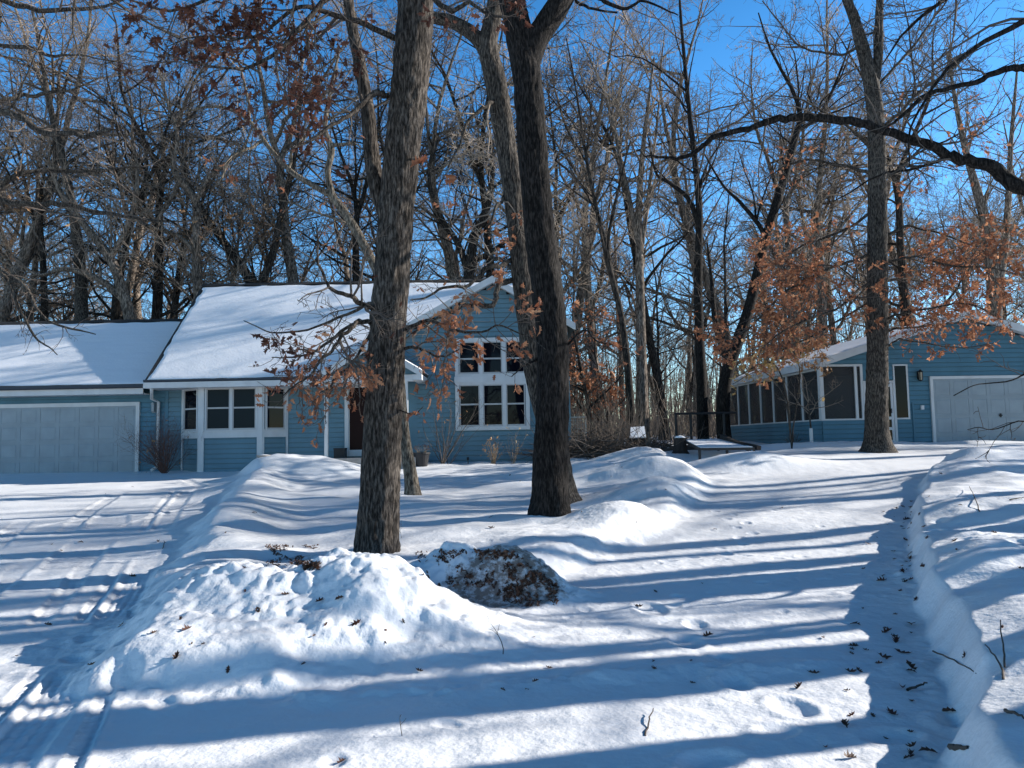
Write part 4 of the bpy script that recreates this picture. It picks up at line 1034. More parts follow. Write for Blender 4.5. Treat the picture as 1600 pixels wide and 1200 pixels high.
t3 = yard_tree('oak_tree', 'leaning oak stem rising close behind the dark forked oak', 14,
    [(880, 742, 42), (868, 700, 36), (850, 640, 33), (834, 570, 33), (824, 500, 31), (815, 430, 31), (807, 350, 30), (797, 270, 31), (785, 190, 33), (773, 120, 33), (763, 70, 30), (775, 0, 26), (790, -150, 20), (800, -400, 8)],
    M_bark_mid, M_twig, 303,
    stems=[[(771, 105, 24), (752, 68, 24), (728, 46, 22), (700, 32, 20), (672, 26, 17), (630, 0, 14), (560, -60, 8)]],
    limbs=[([(800, 438, 9), (782, 452, 8, -.4), (765, 472, 8, -.6), (730, 477, 7, -.8), (700, 492, 5, -1), (655, 512, 3, -1.2), (632, 530, 1.5, -1.3)], dict(L=1.3, d=(5, 6, 7, 7), leaf=(M_leaf, .10, .11, 3))),
           ([(800, 405, 8), (765, 420, 7, -.6), (735, 437, 6, -.9), (690, 458, 4, -1.1), (640, 470, 2, -1.3)], dict(L=1.0, d=(3.5, 4.5, 5, 6))),
           ([(800, 420, 7), (770, 400, 6, 1), (740, 380, 4, 1.5), (700, 350, 2, 2)], dict(L=1.0)),
           ([(780, 150, 8), (758, 165, 7, -.3), (728, 195, 5, -.5), (700, 260, 3, -.7)], dict(L=1.2, d=(5, 6, 7, 7))),
           ([(790, 300, 6), (775, 330, 5, -.3), (765, 370, 2, -.5)], dict(L=1.1, d=(5, 6, 7, 7), leaf=(M_leaf, .3, .11, 3)))],
    tops=[((790, -100, 14), (.4, -.3, .8), 5, .08), ((560, -60, 14), (-.7, 0, .6), 4, .05)], flare=.5, rough=.03, k=48)
t4 = yard_tree('young_tree', 'slender pale tree between the nearest oak and the porch, arching left', 15.5,
    [(646, 771, 23), (641, 740, 20), (633, 690, 18), (628, 640, 16), (624, 580, 15), (616, 510, 15), (600, 450, 15), (575, 395, 14), (547, 345, 14), (518, 305, 13)],
    bark('bark_pale', (.12, .10, .078), (.27, .23, .18)), M_twig, 404,
    stems=[[(520, 308, 10), (512, 270, 10), (518, 235, 10), (508, 200, 8), (515, 150, 6), (530, 80, 3)],
           [(522, 308, 10), (490, 290, 9), (455, 268, 8), (420, 230, 7), (390, 190, 6), (350, 168, 5), (300, 172, 3), (265, 195, 1.5)]],
    limbs=[([(515, 225, 8), (545, 222, 5), (565, 232, 1.5)], dict(L=.6)), ([(450, 270, 6), (470, 225, 5), (505, 190, 4), (560, 150, 2)], dict(L=.9)),
           ([(575, 395, 6), (540, 350, 5, .5), (480, 330, 3, .8), (420, 310, 1.5, 1)], dict(L=1.0, leaf=(M_leaf, .4, .12, 3))),
           ([(410, 220, 5), (360, 250, 4, -.4), (330, 300, 2, -.6)], dict(L=.9, leaf=(M_leaf, .45, .13, 3))),
           ([(390, 190, 5), (380, 120, 4), (350, 60, 2)], dict(L=1.1, leaf=(M_leafdk, .12, .12, 2)))],
    flare=.35, rough=.018, k=36, cat='tree', dens=(2.2, 3.6, 5.0, 6.0), limbL=1.3)
t5 = yard_tree('oak_tree', 'oak with russet leaves standing in front of the blue garage', 22,
    [(1371, 695, 40), (1370, 670, 34), (1370, 620, 33), (1371, 560, 31), (1371, 470, 30), (1371, 380, 29), (1371, 290, 27), (1369, 200, 25), (1363, 140, 24), (1352, 90, 20), (1335, 30, 15), (1318, -20, 13), (1290, -150, 6)],
    M_bark_mid, M_twigdk, 505,
    stems=[[(1364, 145, 15), (1372, 90, 14), (1374, 20, 12), (1378, -60, 9), (1380, -200, 4)]],
    limbs=[([(1362, 395, 5), (1310, 415, 4, -.5), (1240, 450, 3.5, -1), (1180, 500, 2.5, -1.2), (1125, 545, 1.5, -1.4)], dict(L=1.9, leaf=(M_leaf, .42, .15, 3))),
           ([(1362, 330, 5), (1310, 360, 4, .8), (1250, 390, 3, 1), (1190, 420, 1.5, 1.2)], dict(L=1.7, leaf=(M_leaf, .32, .15, 3))),
           ([(1362, 440, 5), (1320, 470, 4, -1), (1260, 500, 3, -2), (1190, 545, 1.5, -3)], dict(L=1.6, leaf=(M_leaf, .46, .15, 3))),
           ([(1362, 470, 4), (1310, 500, 3, .8), (1260, 530, 2.5, 1.2), (1200, 560, 1.5, 1)], dict(L=1.2, leaf=(M_leaftan, .45, .15, 3))),
           ([(1380, 500, 4), (1430, 485, 3, -.6), (1500, 480, 2.5, -.8), (1565, 500, 1.5, -1)], dict(L=1.2, leaf=(M_leaf, .46, .15, 3))),
           ([(1380, 370, 5), (1430, 355, 4, .3), (1480, 365, 3, .5), (1540, 390, 1.5, .6)], dict(L=1.3, leaf=(M_leaf, .42, .15, 3))),
           ([(1380, 410, 4), (1430, 400, 3.5, -.5), (1500, 420, 3, -.8), (1590, 430, 1.5, -1)], dict(L=1.4, leaf=(M_leaf, .5, .15, 3))),
           ([(1380, 520, 4), (1420, 515, 3, .4), (1490, 505, 2.5, .6), (1580, 515, 1.5, .8)], dict(L=.9, leaf=(M_leaf, .5, .15, 3))),
           ([(1382, 440, 4), (1430, 440, 3, 1), (1500, 450, 1.5, 1.6)], dict(L=1.5, leaf=(M_leaf, .5, .15, 3))),
           ([(1385, 543, 3), (1420, 532, 2.5, -.5), (1460, 545, 2, -.8), (1500, 548, 1.5, -1), (1560, 535, 1, -1.2)], dict(L=.6, leaf=(M_leaf, .8, .14, 3), maxlv=2)),
           ([(1360, 270, 6), (1310, 260, 5, .5), (1250, 250, 3, .8), (1180, 290, 1.5, 1)], dict(L=1.6, leaf=(M_leaf, .12, .15, 2))),
           ([(1360, 230, 6), (1320, 200, 4, -.5), (1270, 160, 3, -1), (1210, 150, 1.5, -1)], dict(L=1.7)),
           ([(1380, 280, 6), (1430, 240, 4, .5), (1490, 220, 3, .8), (1560, 190, 1.5, 1)], dict(L=1.8, leaf=(M_leaf, .12, .15, 2))),
           ([(1378, 200, 6), (1430, 150, 4, -.5), (1490, 110, 3, -.8), (1560, 60, 1.5, -1)], dict(L=1.8)),
           ([(1375, 130, 5), (1420, 80, 4), (1470, 20, 3), (1500, -40, 1.5)], dict(L=1.8)),
           ([(1345, 70, 5), (1300, 90, 4), (1240, 60, 3), (1190, 0, 1.5)], dict(L=1.6))],
    dens=(5.5, 5.5, 6.5, 7), limbL=1.5, maxlv=3, k=44, rings=200, rough=.03, flare=.55, rmin=.005)
# tree whose trunk is off the picture to the right and whose long limb crosses it
t6 = yard_tree('oak_tree', 'oak beyond the right edge reaching one long bare bough across the picture', 9.6,
    [(1900, 800, 60), (1890, 600, 52), (1880, 400, 50), (1868, 200, 46), (1850, 0, 40), (1830, -250, 30), (1810, -600, 14)],
    M_bark_dark, M_twigdk, 606,
    limbs=[([(1880, 420, 36), (1760, 350, 32, .1), (1660, 312, 29, .2), (1600, 290, 25, .2), (1540, 264, 20, .3), (1480, 240, 17, .4), (1400, 212, 14, .5), (1320, 190, 14, .6), (1235, 184, 13, .7), (1180, 196, 10, .8), (1120, 212, 9, .9), (1075, 236, 7, 1), (1040, 249, 5, 1), (1004, 244, 2, 1)], dict(L=1.5, t0=.35, d=(3.5, 4, 5, 6))),
           ([(1860, 120, 26), (1740, 130, 20, -.5), (1640, 110, 16, -.6), (1580, 104, 11, -.7), (1530, 118, 9, -.8), (1460, 148, 7, -.9), (1400, 185, 5, -1), (1370, 210, 2, -1)], dict(L=1.1, t0=.3, d=(2.6, 3.4, 4.4, 5))),
           ([(1885, 500, 16), (1760, 560, 10, -1), (1660, 580, 5, -1.3), (1600, 592, 2.6, -1.5), (1540, 600, 1.8, -1.6), (1490, 618, 1.5, -1.7)], dict(L=.7, t0=.3, maxlv=2)),
           ([(1890, 560, 14), (1770, 620, 8, -1), (1680, 640, 4, -1.3), (1600, 655, 2.2, -1.5), (1550, 672, 1.6, -1.6), (1510, 672, 1.2, -1.7)], dict(L=.6, t0=.3, maxlv=2)),
           ([(1840, 0, 24), (1700, 20, 16, -.3), (1600, 30, 10, -.4), (1500, 90, 6, -.5), (1440, 170, 4, -.6), (1420, 260, 2, -.7)], dict(L=1.5, t0=.3, d=(3.5, 4, 5, 6))),
           ([(1830, -100, 24), (1700, -80, 16, .8), (1560, -40, 10, 1.2), (1450, 20, 6, 1.5), (1380, 100, 2, 1.6)], dict(L=1.6, t0=.3, d=(3.5, 4, 5, 6)))],
    tops=[((1830, -250, 9.6), (-.3, -.5, .8), 4, .10), ((1812, -500, 9.6), (.5, .4, .8), 5, .10)], k=40, dens=(2.6, 3.4, 4.4, 5))
# tree beyond the left edge with boughs over the garage roof
t7 = yard_tree('oak_tree', 'oak beyond the left edge whose level boughs hang over the garage roof', 15,
    [(-230, 780, 44), (-225, 600, 40), (-220, 400, 38), (-210, 200, 34), (-190, 0, 28), (-170, -250, 16), (-160, -450, 6)],
    M_bark_mid, M_twigdk, 707,
    limbs=[([(-220, 230, 24), (-100, 160, 17, -1), (0, 176, 12, -1.5), (50, 195, 10, -1.7), (110, 203, 9, -1.8), (172, 204, 6, -1.8)], dict(L=1.8, t0=.4)),
           ([(-215, 180, 20), (-90, 200, 14, .5), (0, 158, 9, .8), (40, 145, 7, 1), (90, 146, 5, 1), (160, 120, 2, 1.2)], dict(L=1.8, t0=.3)),
           ([(-210, 100, 18), (-80, 60, 13, -.5), (0, 68, 7, -.8), (60, 82, 6, -1), (120, 84, 3, -1.2), (200, 100, 1.5, -1.3)], dict(L=1.8, t0=.3)),
           ([(-225, 380, 20), (-100, 320, 15, .5), (0, 290, 10, .7), (40, 273, 8, .8), (150, 268, 4, 1), (230, 262, 2, 1.2)], dict(L=1.8, t0=.3)),
           ([(-225, 400, 20), (-100, 300, 14, 0), (38, 318, 10, 0), (115, 326, 8, 0), (200, 342, 5, 0), (290, 346, 2, 0)], dict(L=1.7, t0=.3, leaf=(M_leaftan, .07, .13, 2))),
           ([(-225, 450, 16), (-100, 410, 11, -1), (0, 430, 7, -1.5), (25, 480, 5, -1.6), (60, 530, 3, -1.7), (90, 556, 1.5, -1.7)], dict(L=1.0, t0=.4, droop=.03)),
           ([(-225, 420, 16), (-80, 380, 11, -1), (20, 430, 7, -1.5), (80, 500, 4, -1.6), (150, 522, 1.5, -1.7)], dict(L=.9, t0=.5, droop=.02)),
           ([(-190, 0, 20), (-80, -30, 14, .5), (30, 10, 9, .8), (130, 20, 6, 1), (240, -20, 2, 1.2)], dict(L=2, t0=.3)),
           ([(-185, -60, 20), (-60, -120, 14, -1), (80, -60, 9, -1.5), (180, 0, 5, -1.7), (280, 60, 2, -2)], dict(L=2, t0=.3))],
    tops=[((-175, -250, 15), (.5, .4, .8), 5, .10)], k=36, dens=(3.2, 4.2, 5.5, 6.5), limbL=1.9, rmin=.004)

# dark trees between the house and the garage
def mid_tree(name, label, Y, ctrl, barkm, twigm, seed, limbs=(), stems=(), H=(.3, 1.0), n=1.1, L=3.0, tops=(), leaf=None, group=None):
    P, R = pts_px(ctrl, Y)
    foot = P[0].copy(); foot[2] = hz(P[0][0], P[0][1]) - .05; P[0] = foot - np.array([0, 0, .1])
    root = thing(name, label, 'tree', tuple(foot), group=group)
    T = Tree(seed, .15, .04, .008)
    c, r = catmull([p - foot for p in P], R, 26); T.limb.add(c, r, 16)
    T.sprout(c, r, 0, (n * 1.7, 2.8, 4.2, 5.5), L, H[0], H[1], 3, bias=(0, 0, .8))
    for st in stems:
        sp, sr = pts_px(st, Y); c, r = catmull([p - foot for p in sp], sr, 16); T.limb.add(c, r, 10)
        T.sprout(c, r, 0, (n * 1.7, 2.8, 4.2, 5.5), L * .8, .1, 1.0, 3, bias=(0, 0, .6))
    T.limb.build('trunk', barkm, root); T.fine.build('crown', twigm, root)
    return root
mid_tree('forest_tree', 'dark leaning tree with a forked trunk beside the screened porch', 27,
    [(1134, 697, 24), (1129, 650, 21), (1134, 590, 20), (1150, 540, 19), (1168, 490, 17), (1183, 430, 16), (1200, 360, 15), (1222, 290, 13), (1243, 215, 11), (1250, 180, 8), (1238, 140, 6), (1205, 80, 4), (1185, 20, 2)], M_bark_dark, M_twigdk, 811,
    stems=[[(1142, 570, 12), (1128, 540, 11), (1117, 500, 9), (1112, 440, 6), (1105, 380, 3)], [(1185, 425, 9), (1195, 370, 8), (1160, 320, 6), (1130, 290, 4), (1100, 240, 2)], [(1245, 205, 8), (1280, 180, 6), (1310, 120, 4), (1330, 60, 2)]], H=(.45, 1.0), n=1.3, L=3.2)
mid_tree('forest_tree', 'straight dark tree rising left of the leaning porch tree', 29,
    [(1099, 690, 19), (1096, 600, 16), (1092, 500, 14), (1091, 420, 13), (1093, 340, 11), (1089, 280, 10), (1080, 200, 8), (1070, 100, 6), (1062, 0, 4), (1058, -100, 2)], M_bark_dark, M_twigdk, 812,
    stems=[[(1091, 350, 8), (1075, 310, 7), (1045, 285, 6), (1025, 270, 4), (1012, 210, 2)]], H=(.4, 1.0), n=1.2, L=3.6)
mid_tree('forest_tree', 'grey tree with one sunlit edge behind the snow-topped stand', 32,
    [(1004, 690, 22), (1003, 600, 18), (1001, 500, 15), (999, 400, 13), (998, 330, 11), (1003, 250, 8), (1012, 170, 6), (1022, 90, 3)], M_bark_far, M_twig, 813,
    stems=[[(999, 390, 9), (985, 320, 8), (970, 250, 6), (955, 180, 5), (930, 110, 3), (905, 60, 2)], [(1001, 400, 8), (1010, 330, 7), (1020, 250, 5), (1030, 160, 3)]], H=(.4, 1.0), n=1.1, L=3.8)
mid_tree('forest_tree', 'dark thin-branched tree just left of the grey sunlit-edged tree', 31,
    [(987, 686, 15), (983, 600, 12), (972, 500, 10), (955, 430, 9), (935, 340, 7), (915, 240, 5), (900, 140, 3), (885, 60, 2)], M_bark_fdk, M_twigdk, 814, stems=[[(958, 440, 7), (950, 380, 6), (965, 300, 4), (985, 220, 2)]], H=(.35, 1.0), n=1.2, L=3.2)
mid_tree('forest_tree', 'tall double-limbed tree behind the garage ridge at the right edge', 38,
    [(1560, 640, 26), (1556, 540, 22), (1552, 440, 20), (1545, 370, 17), (1530, 310, 14), (1510, 240, 10), (1495, 170, 7), (1480, 80, 3)], M_bark_far, M_twig, 815,
    stems=[[(1556, 470, 14), (1568, 400, 12), (1575, 320, 10), (1580, 220, 7), (1590, 100, 3)]], H=(.4, 1.0), n=1.2, L=4.2)
mid_tree('forest_tree', 'crooked oak seen above the ridge between house and attached garage', 33,
    [(318, 560, 20), (312, 480, 17), (307, 420, 15), (308, 340, 13), (303, 310, 12), (285, 285, 10), (270, 260, 8), (278, 215, 6), (262, 160, 4), (250, 110, 2)], M_bark_far, M_twig, 816,
    stems=[[(306, 315, 9), (325, 280, 7), (345, 262, 6), (380, 230, 4), (400, 180, 2)], [(282, 282, 8), (262, 320, 6), (240, 350, 4)], [(308, 400, 8), (280, 370, 7), (225, 350, 5), (180, 320, 3)]], H=(.3, 1.0), n=1.6, L=4.0)
mid_tree('forest_tree', 'stout oak with a slanting limb just right of the garage ridge tree', 34,
    [(420, 640, 24), (410, 540, 20), (395, 450, 17), (365, 400, 14), (330, 350, 11), (300, 300, 8), (280, 240, 4)], M_bark_fdk, M_twigdk, 817,
    stems=[[(400, 460, 13), (425, 400, 12), (440, 330, 9), (460, 250, 7), (470, 160, 4)]], H=(.35, 1.0), n=1.4, L=4.0)
mid_tree('forest_tree', 'leaning grey oak above the attached garage near the left edge', 32,
    [(215, 600, 22), (205, 520, 18), (190, 450, 16), (170, 400, 14), (130, 350, 11), (95, 300, 8), (70, 240, 4)], M_bark_far, M_twig, 818,
    stems=[[(195, 470, 12), (160, 440, 10), (105, 420, 8), (60, 430, 5), (20, 400, 3)], [(172, 405, 10), (200, 350, 8), (215, 280, 6), (205, 200, 3)]], H=(.3, 1.0), n=1.6, L=4.0)
mid_tree('forest_tree', 'dark oak rising behind the roof between the two front oaks', 36,
    [(728, 600, 24), (730, 500, 20), (734, 420, 17), (742, 370, 14), (760, 330, 11), (770, 270, 7), (765, 200, 4)], M_bark_fdk, M_twigdk, 819,
    stems=[[(733, 430, 12), (715, 380, 10), (690, 340, 8), (670, 280, 6), (680, 210, 3)], [(736, 410, 10), (765, 395, 8), (800, 370, 5)]], H=(.3, 1.0), n=1.6, L=4.0)
# ------------------------------------------------------------------ the wood behind and around
print('wood')
rs = random.Random(7)
def region(px, Y):
    if Y < 45: d = ''
    else: d = ' farther back'
    if px < 250: return 'behind the attached garage' + d, 'bare trees behind the attached garage'
    if px < 560: return 'behind the steep house roof' + d, 'bare trees behind the steep house roof'
    if px < 900: return 'behind the front gable' + d, 'bare trees behind the front gable'
    if px < 1150: return 'in the gap between house and garage' + d, 'bare trees in the gap between the buildings'
    return 'behind the blue garage' + d, 'bare trees behind the blue garage'
cnt = 0
spots = []
def far_ok(x, y, dmin):
    return all((x - a) ** 2 + (y - b) ** 2 > dmin * dmin for a, b in spots)
def try_put(px, Y, k, sc):
    global cnt
    x = XY(px, Y)
    spots.append((x, Y))
    wh, gr = region(px, Y)
    put_tree(k, x, Y, rs.uniform(0, 6.28), sc, wh, gr, (rs.uniform(-.06, .06), rs.uniform(-.06, .06))); cnt += 1
n_try = 0
while cnt < 84 and n_try < 5000:
    n_try += 1
    Y = 33 + 42 * rs.random() ** 1.2
    px = rs.uniform(-120, 1720)
    if px < 900 and rs.random() < .45: continue
    x = XY(px, Y)
    if 8 < x < 24 and Y < 38: continue
    if 900 < px < 1130 and Y < 36: continue
    if not far_ok(x, Y, 2.3 + Y * .018): continue
    if 900 < px < 1150: k = rs.choice([2, 2, 4, 4, 0, 7, 0])
    elif px < 900: k = rs.choice([1, 3, 3, 5, 0, 7, 4, 1])
    else: k = rs.choice([0, 1, 2, 3, 4, 7, 5])
    sc = rs.uniform(.95, 1.25) * (1.0 if px < 900 else 1.05)
    try_put(px, Y, k, sc)
for (px, Y, sc, lab) in ((248, 33.5, .92, 'small oak thick with russet leaves over the garage roof ridge'), (925, 31.5, 1.15, 'understorey oak with russet leaves right of the gable'), (955, 36, 1.0, 'smaller russet-leaved oak among trunks right of the gable'),
                         (30, 34, 1.05, 'russet-leaved oak behind the left end of the garage roof'), (1215, 37, 1.3, 'russet-leaved oak standing behind the screened porch'), (1480, 38, 1.2, 'russet-leaved oak rising behind the garage peak'),
                         (455, 33, 1.0, 'small russet oak behind the steep roof left of the nearest trunk'), (690, 33, 1.0, 'small russet oak behind the roof between the front oaks')):
    put_tree(6, XY(px, Y), Y, rs.uniform(0, 6), sc, '', 'russet-leaved oaks of the wood', (0, 0), lab)
for i, (px, Y, k, sc) in enumerate(((-60, 34, 3, 1.3), (140, 33, 8, 1.25), (225, 37, 1, 1.35), (470, 34, 3, 1.3), (540, 38, 7, 1.35), (780, 40, 1, 1.4), (940, 37, 0, 1.3), (1040, 39, 7, 1.35), (1170, 40, 3, 1.3), (1290, 41, 0, 1.4), (1440, 42, 1, 1.35))):
    wh, gr = region(px, 30); put_tree(k, XY(px, Y), Y, rs.uniform(0, 6.28), sc, '', gr, (0, 0), 'extra-tall ' + FORM[k].replace('tall ', '') + ' ' + wh)
# trees on the right outside the picture; the sun throws their shadows over the snow
RT = [(10.4, 7.3, 8, 1.05), (8.5, 6.0, 8, .75), (12.4, 6.0, 8, .8), (13.2, 8.1, 8, 1.1), (11.6, 8.9, 4, 1.2), (13.4, 10.3, 8, 1.0), (15.6, 11.7, 8, 1.0), (14.8, 9.6, 4, 1.2), (17.4, 14.0, 8, 1.05), (20.2, 16.9, 8, 1.0), (19, 13.2, 2, 1.1),
      (25.2, 21.3, 8, 1.0), (29.5, 25.2, 8, 1.1), (23, 18.2, 4, 1.2), (12.0, 5.4, 8, 1.0), (34, 20, 1, 1.1), (38, 28, 0, 1.1), (11, 1.8, 2, .9), (36, 24, 3, 1.1)]
for x, y, k, sc in RT:
    put_tree(k, x, y, rs.uniform(0, 6.28), sc, '', 'trees beyond the right edge shading the drive', (rs.uniform(-.05, .05), rs.uniform(-.05, .05)),
             FORM[k] + ' in the yard beyond the right edge')
# far edge of the wood: trunks beyond counting
T = Tubes(); rng = np.random.default_rng(99)
for i in range(1500):
    y = rng.uniform(72, 150); x = rng.uniform(-.95, .95) * y; z = 1.4 + (y - 45) * .004
    h = rng.uniform(9, 17); r = rng.uniform(.05, .16)
    p = walk(rng, np.array([x, y, z - .4]), (rng.normal(0, .06), 0, 1), h, 6, .05, .02); T.add(p, np.linspace(r, r * .2, 6), 5)
    for _ in range(9):
        q = p[rng.integers(2, 6)]; d = side_dir(rng, np.array([0, 0, 1.]), rng.uniform(.4, 1.2)); d[2] = abs(d[2])
        b = walk(rng, q, d, rng.uniform(1.5, 4), 4, .2, .04); T.add(b, np.linspace(.03, .008, 4), 3)
        for _ in range(5):
            c = walk(rng, b[rng.integers(1, 4)], side_dir(rng, d, .8), rng.uniform(.6, 1.8), 3, .2, .03); T.add(c, np.array([.014, .01, .006]), 3)
for i in range(5200):
    y = rng.uniform(55, 150); x = rng.uniform(-.95, .95) * y; z = float(base_h(x, y)); h = rng.uniform(2, 7); r = rng.uniform(.02, .07)
    T.add(walk(rng, np.array([x, y, z - .2]), (rng.normal(0, .2), 0, 1), h, 4, .08, .0), np.linspace(r, r * .3, 4), 3)
tag(T.build('distant_wood', M_bark_far), kind='stuff')
# brushy undergrowth
T = Tubes()
for i in range(7000):
    y = rng.uniform(31, 66); x = rng.uniform(-.75, .75) * y
    if 7.5 < x < 23 and y < 36: continue
    if x < 7 and y < 33.5 and x > 2.5 and rng.random() < .5: continue
    z = float(base_h(x, y)) + .02; h = rng.uniform(.8, 4.2) * (1.15 if rng.random() < .2 else .8)
    p = walk(rng, np.array([x, y, z]), (rng.normal(0, .25), rng.normal(0, .2), 1), h, 5, .09, .0); r = rng.uniform(.006, .022); T.add(p, np.linspace(r, r * .35, 5), 3)
    for _ in range(3):
        q = p[rng.integers(1, 5)]; b = walk(rng, q, side_dir(rng, np.array([0, 0, 1.]), .8), rng.uniform(.3, 1.1), 3, .2, .05); T.add(b, np.array([.008, .006, .004]), 3)
tag(T.build('undergrowth', M_twig), kind='stuff')

# ------------------------------------------------------------------ shrubs, planters, garden things
def shrub(name, label, x, y, h, spread, n, m, seed, cat='shrub', maxlv=2, r=.007, leaf=None, dens=(3, 4, 5), droop=.0, sink=.03):
    T = Tree(seed, .12, .02, .0022); rng = T.rng
    root = thing(name, label, cat, (x, y, hz(x, y) - sink))
    for i in range(n):
        a = rng.uniform(0, 6.28); e = rng.uniform(.05, spread)
        d = np.array([math.cos(a) * e, math.sin(a) * e, 1.])
        T.branch(np.array([math.cos(a) * .06 * rng.random(), math.sin(a) * .06 * rng.random(), 0]), d, h * rng.uniform(.6, 1.1), r, 0, dens, maxlv, droop)
    T.limb.build('stem', m, root)
    T.fine.build('branches', m, root)
    if leaf:
        lm, prob, size = leaf; pos = [p for p, d in T.tips if rng.random() < prob]
        if pos: leaf_mesh('leaves', pos, [np.array([0, 0, 1.])] * len(pos), size, lm, root, rng, True)
    return root
shrub('shrub', 'dense dark leafless shrub in front of the downspout', XY(258, 23.3), 23.3, 1.75, .85, 60, M_twigred, 21, r=.009, dens=(5, 6, 6), leaf=(M_leaftan, .006, .10))
shrub('shrub', 'open leafless shrub under the wall between porch and big window', XY(690, 23.2), 23.2, 2.1, .85, 12, M_twigdk, 22, r=.013, dens=(3, 4, 4), leaf=(M_leaftan, .05, .10))
shrub('shrub', 'arching bare shrub leaning right toward the big window', XY(700, 23.4), 23.4, 1.7, 1.1, 7, M_twigdk, 23, r=.009, dens=(2, 3, 3))
shrub('dried_flower', 'clump of dried tan stems left of center under the big window', XY(770, 23.4), 23.4, .75, .5, 26, M_plant, 24, cat='dried plant', leaf=(M_leaftan, .35, .08), dens=(4, 4, 4))
shrub('dried_flower', 'sparser dried tan plant under the right end of the big window', XY(800, 23.5), 23.5, 1.1, .4, 10, M_plant, 25, cat='dried plant', leaf=(M_leafy, .12, .09), dens=(3, 3, 3))
shrub('shrub', 'low dark evergreen tuft against the porch wall', XY(1222, 26.5), 25.6, .5, 1.2, 40, M_twigdk, 26, r=.006, dens=(6, 6, 6))
shrub('seedling', 'thin bare seedling standing in snow beside the nearest trunk', XY(622, 10.2), 10.2, .45, .3, 3, M_twigdk, 27, cat='seedling', r=.003)
# staked young tree with a white guard in front of the porch
def tree_guard():
    Y = 23.6; x = XY(1266, Y); z = hz(x, Y) - .05
    root = thing('young_tree', 'small bare young tree with a white trunk guard in front of the porch screens', 'young tree', (x, Y, z))
    T = Tree(61, .2, .03, .003)
    c, r = catmull([(0, 0, 0), (.0, 0, .5), (-.03, 0, .9), (-.05, 0, 1.3)], [.035, .03, .025, .02], 10); T.limb.add(c, r, 8)
    for (d, L, z0) in (((.8, -.2, .9), 1.4, .85), ((-.8, .1, .9), 1.5, .9), ((.25, .2, 1), 1.3, 1.25), ((-.3, -.2, 1), 1.5, 1.25), ((-.6, -.4, .3), 1.1, 1.0), ((1, 0, .35), 1.1, 1.05)):
        T.branch(np.array([-.03, 0, z0]), d, L, .016, 0, (4, 4, 4), 2)
    T.limb.build('trunk', M_bark_mid, root); T.fine.build('branches', M_twig, root)
    MB().lathe([(.05, .0), (.05, .48), (.042, .48)], (0, 0, 0), 12).build('trunk_guard', M_white, root)
    pos = [p for p, d in T.tips if T.rng.random() < .05]
    leaf_mesh('leaves', pos, [np.array([0, 0, 1.])] * len(pos), .14, M_leafy, root, T.rng, True)
tree_guard()
# yellow-leaved sapling at the porch corner
def sapling():
    Y = 22.6; x = XY(1235, Y)
    root = thing('sapling', 'leaning sapling holding pale yellow leaves before the porch roof edge', 'sapling', (x, Y, hz(x, Y) - .05))
    T = Tree(62, .16, .02, .003); f = np.array([x, Y, hz(x, Y) - .05])
    for pl_ in ([(1236, 690, 3), (1232, 640, 3), (1222, 590, 2.5), (1200, 565, 2), (1150, 590, 1.2)], [(1236, 690, 2.5), (1245, 630, 2.5), (1250, 580, 2), (1235, 545, 1.5), (1195, 540, 1)], [(1236, 690, 2), (1225, 620, 2), (1190, 580, 1.5), (1145, 600, 1)]):
        P, R = pts_px(pl_, Y); c, r = catmull([p - f for p in P], R, 14); c[0] = (0, 0, 0)
        T.limb.add(c, np.maximum(r, .006), 5); T.sprout(c, r, 0, (7, 7, 6), .9, .45, 1.0, 2)
    T.limb.build('trunk', M_bark_mid, root); T.fine.build('branches', M_twig, root)
    pos = []
    for p, d in T.tips:
        if T.rng.random() < .55: pos.append(p)
    leaf_mesh('leaves', pos, [np.array([0, 0, 1.])] * len(pos), .16, M_leafy, root, T.rng, True)
sapling()
# bird bath
x = XY(413, 21.6); b0 = W(413, 733, 21.6)
bb = thing('bird_bath', 'small stone bird bath with snow in its bowl in front of the bay window', 'bird bath', (x, 21.6, hz(x, 21.6) - .05))
MB().lathe([(.12, 0), (.11, .04), (.06, .08), (.045, .2), (.06, .28), (.09, .31)], k=20).build('pedestal', M_concrete, bb, True)
MB().lathe([(.08, .30), (.17, .34), (.21, .40), (.215, .42), (.19, .42), (.0, .375)], k=24).build('bowl', M_concrete, bb, True)
MB().lathe([(.185, .40), (.12, .425), (.001, .435)], k=24).build('snow', M_rsnow, bb, True)
# planter with withered flowers
x = XY(658, 22.7); pt = thing('planter', 'black planter pot of withered flowers beside the porch', 'planter', (x, 22.7, hz(x, 22.7) - .03))
MB().lathe([(.17, 0), (.24, .36), (.26, .37), (.26, .42), (.22, .42), (.2, .38), (.001, .38)], k=20).build('pot', M_black, pt, False)
T = Tree(71, .2, 0, .002)
for i in range(22):
    a = i; T.branch(np.array([math.cos(a) * .1, math.sin(a) * .1, .38]), (math.cos(a) * .6, math.sin(a) * .6, 1), .25, .004, 0, (5, 5), 1)
T.fine.build('stems', M_plant, pt); leaf_mesh('flowers', [p for p, d in T.tips][::2], [np.array([0, 0, 1.])] * len(T.tips[::2]), .05, M_leafdk, pt, T.rng, True)
x = XY(530, 23.6); bx_ = thing('storage_box', 'small black box by the porch wall left of the door', 'box', (x, 23.75, ZY(716, 530, 22.9) + .0))
MB().box(-.17, .17, -.15, .15, .0, .26).build('body', M_black, bx_); MB().box(-.18, .18, -.16, .16, .262, .30).build('lid', M_black, bx_)
x = XY(730.5, 23.8); pl_ = thing('path_light', 'tiny black path light in the snow under the big window', 'garden light', (x, 23.7, hz(x, 23.7) - .02))
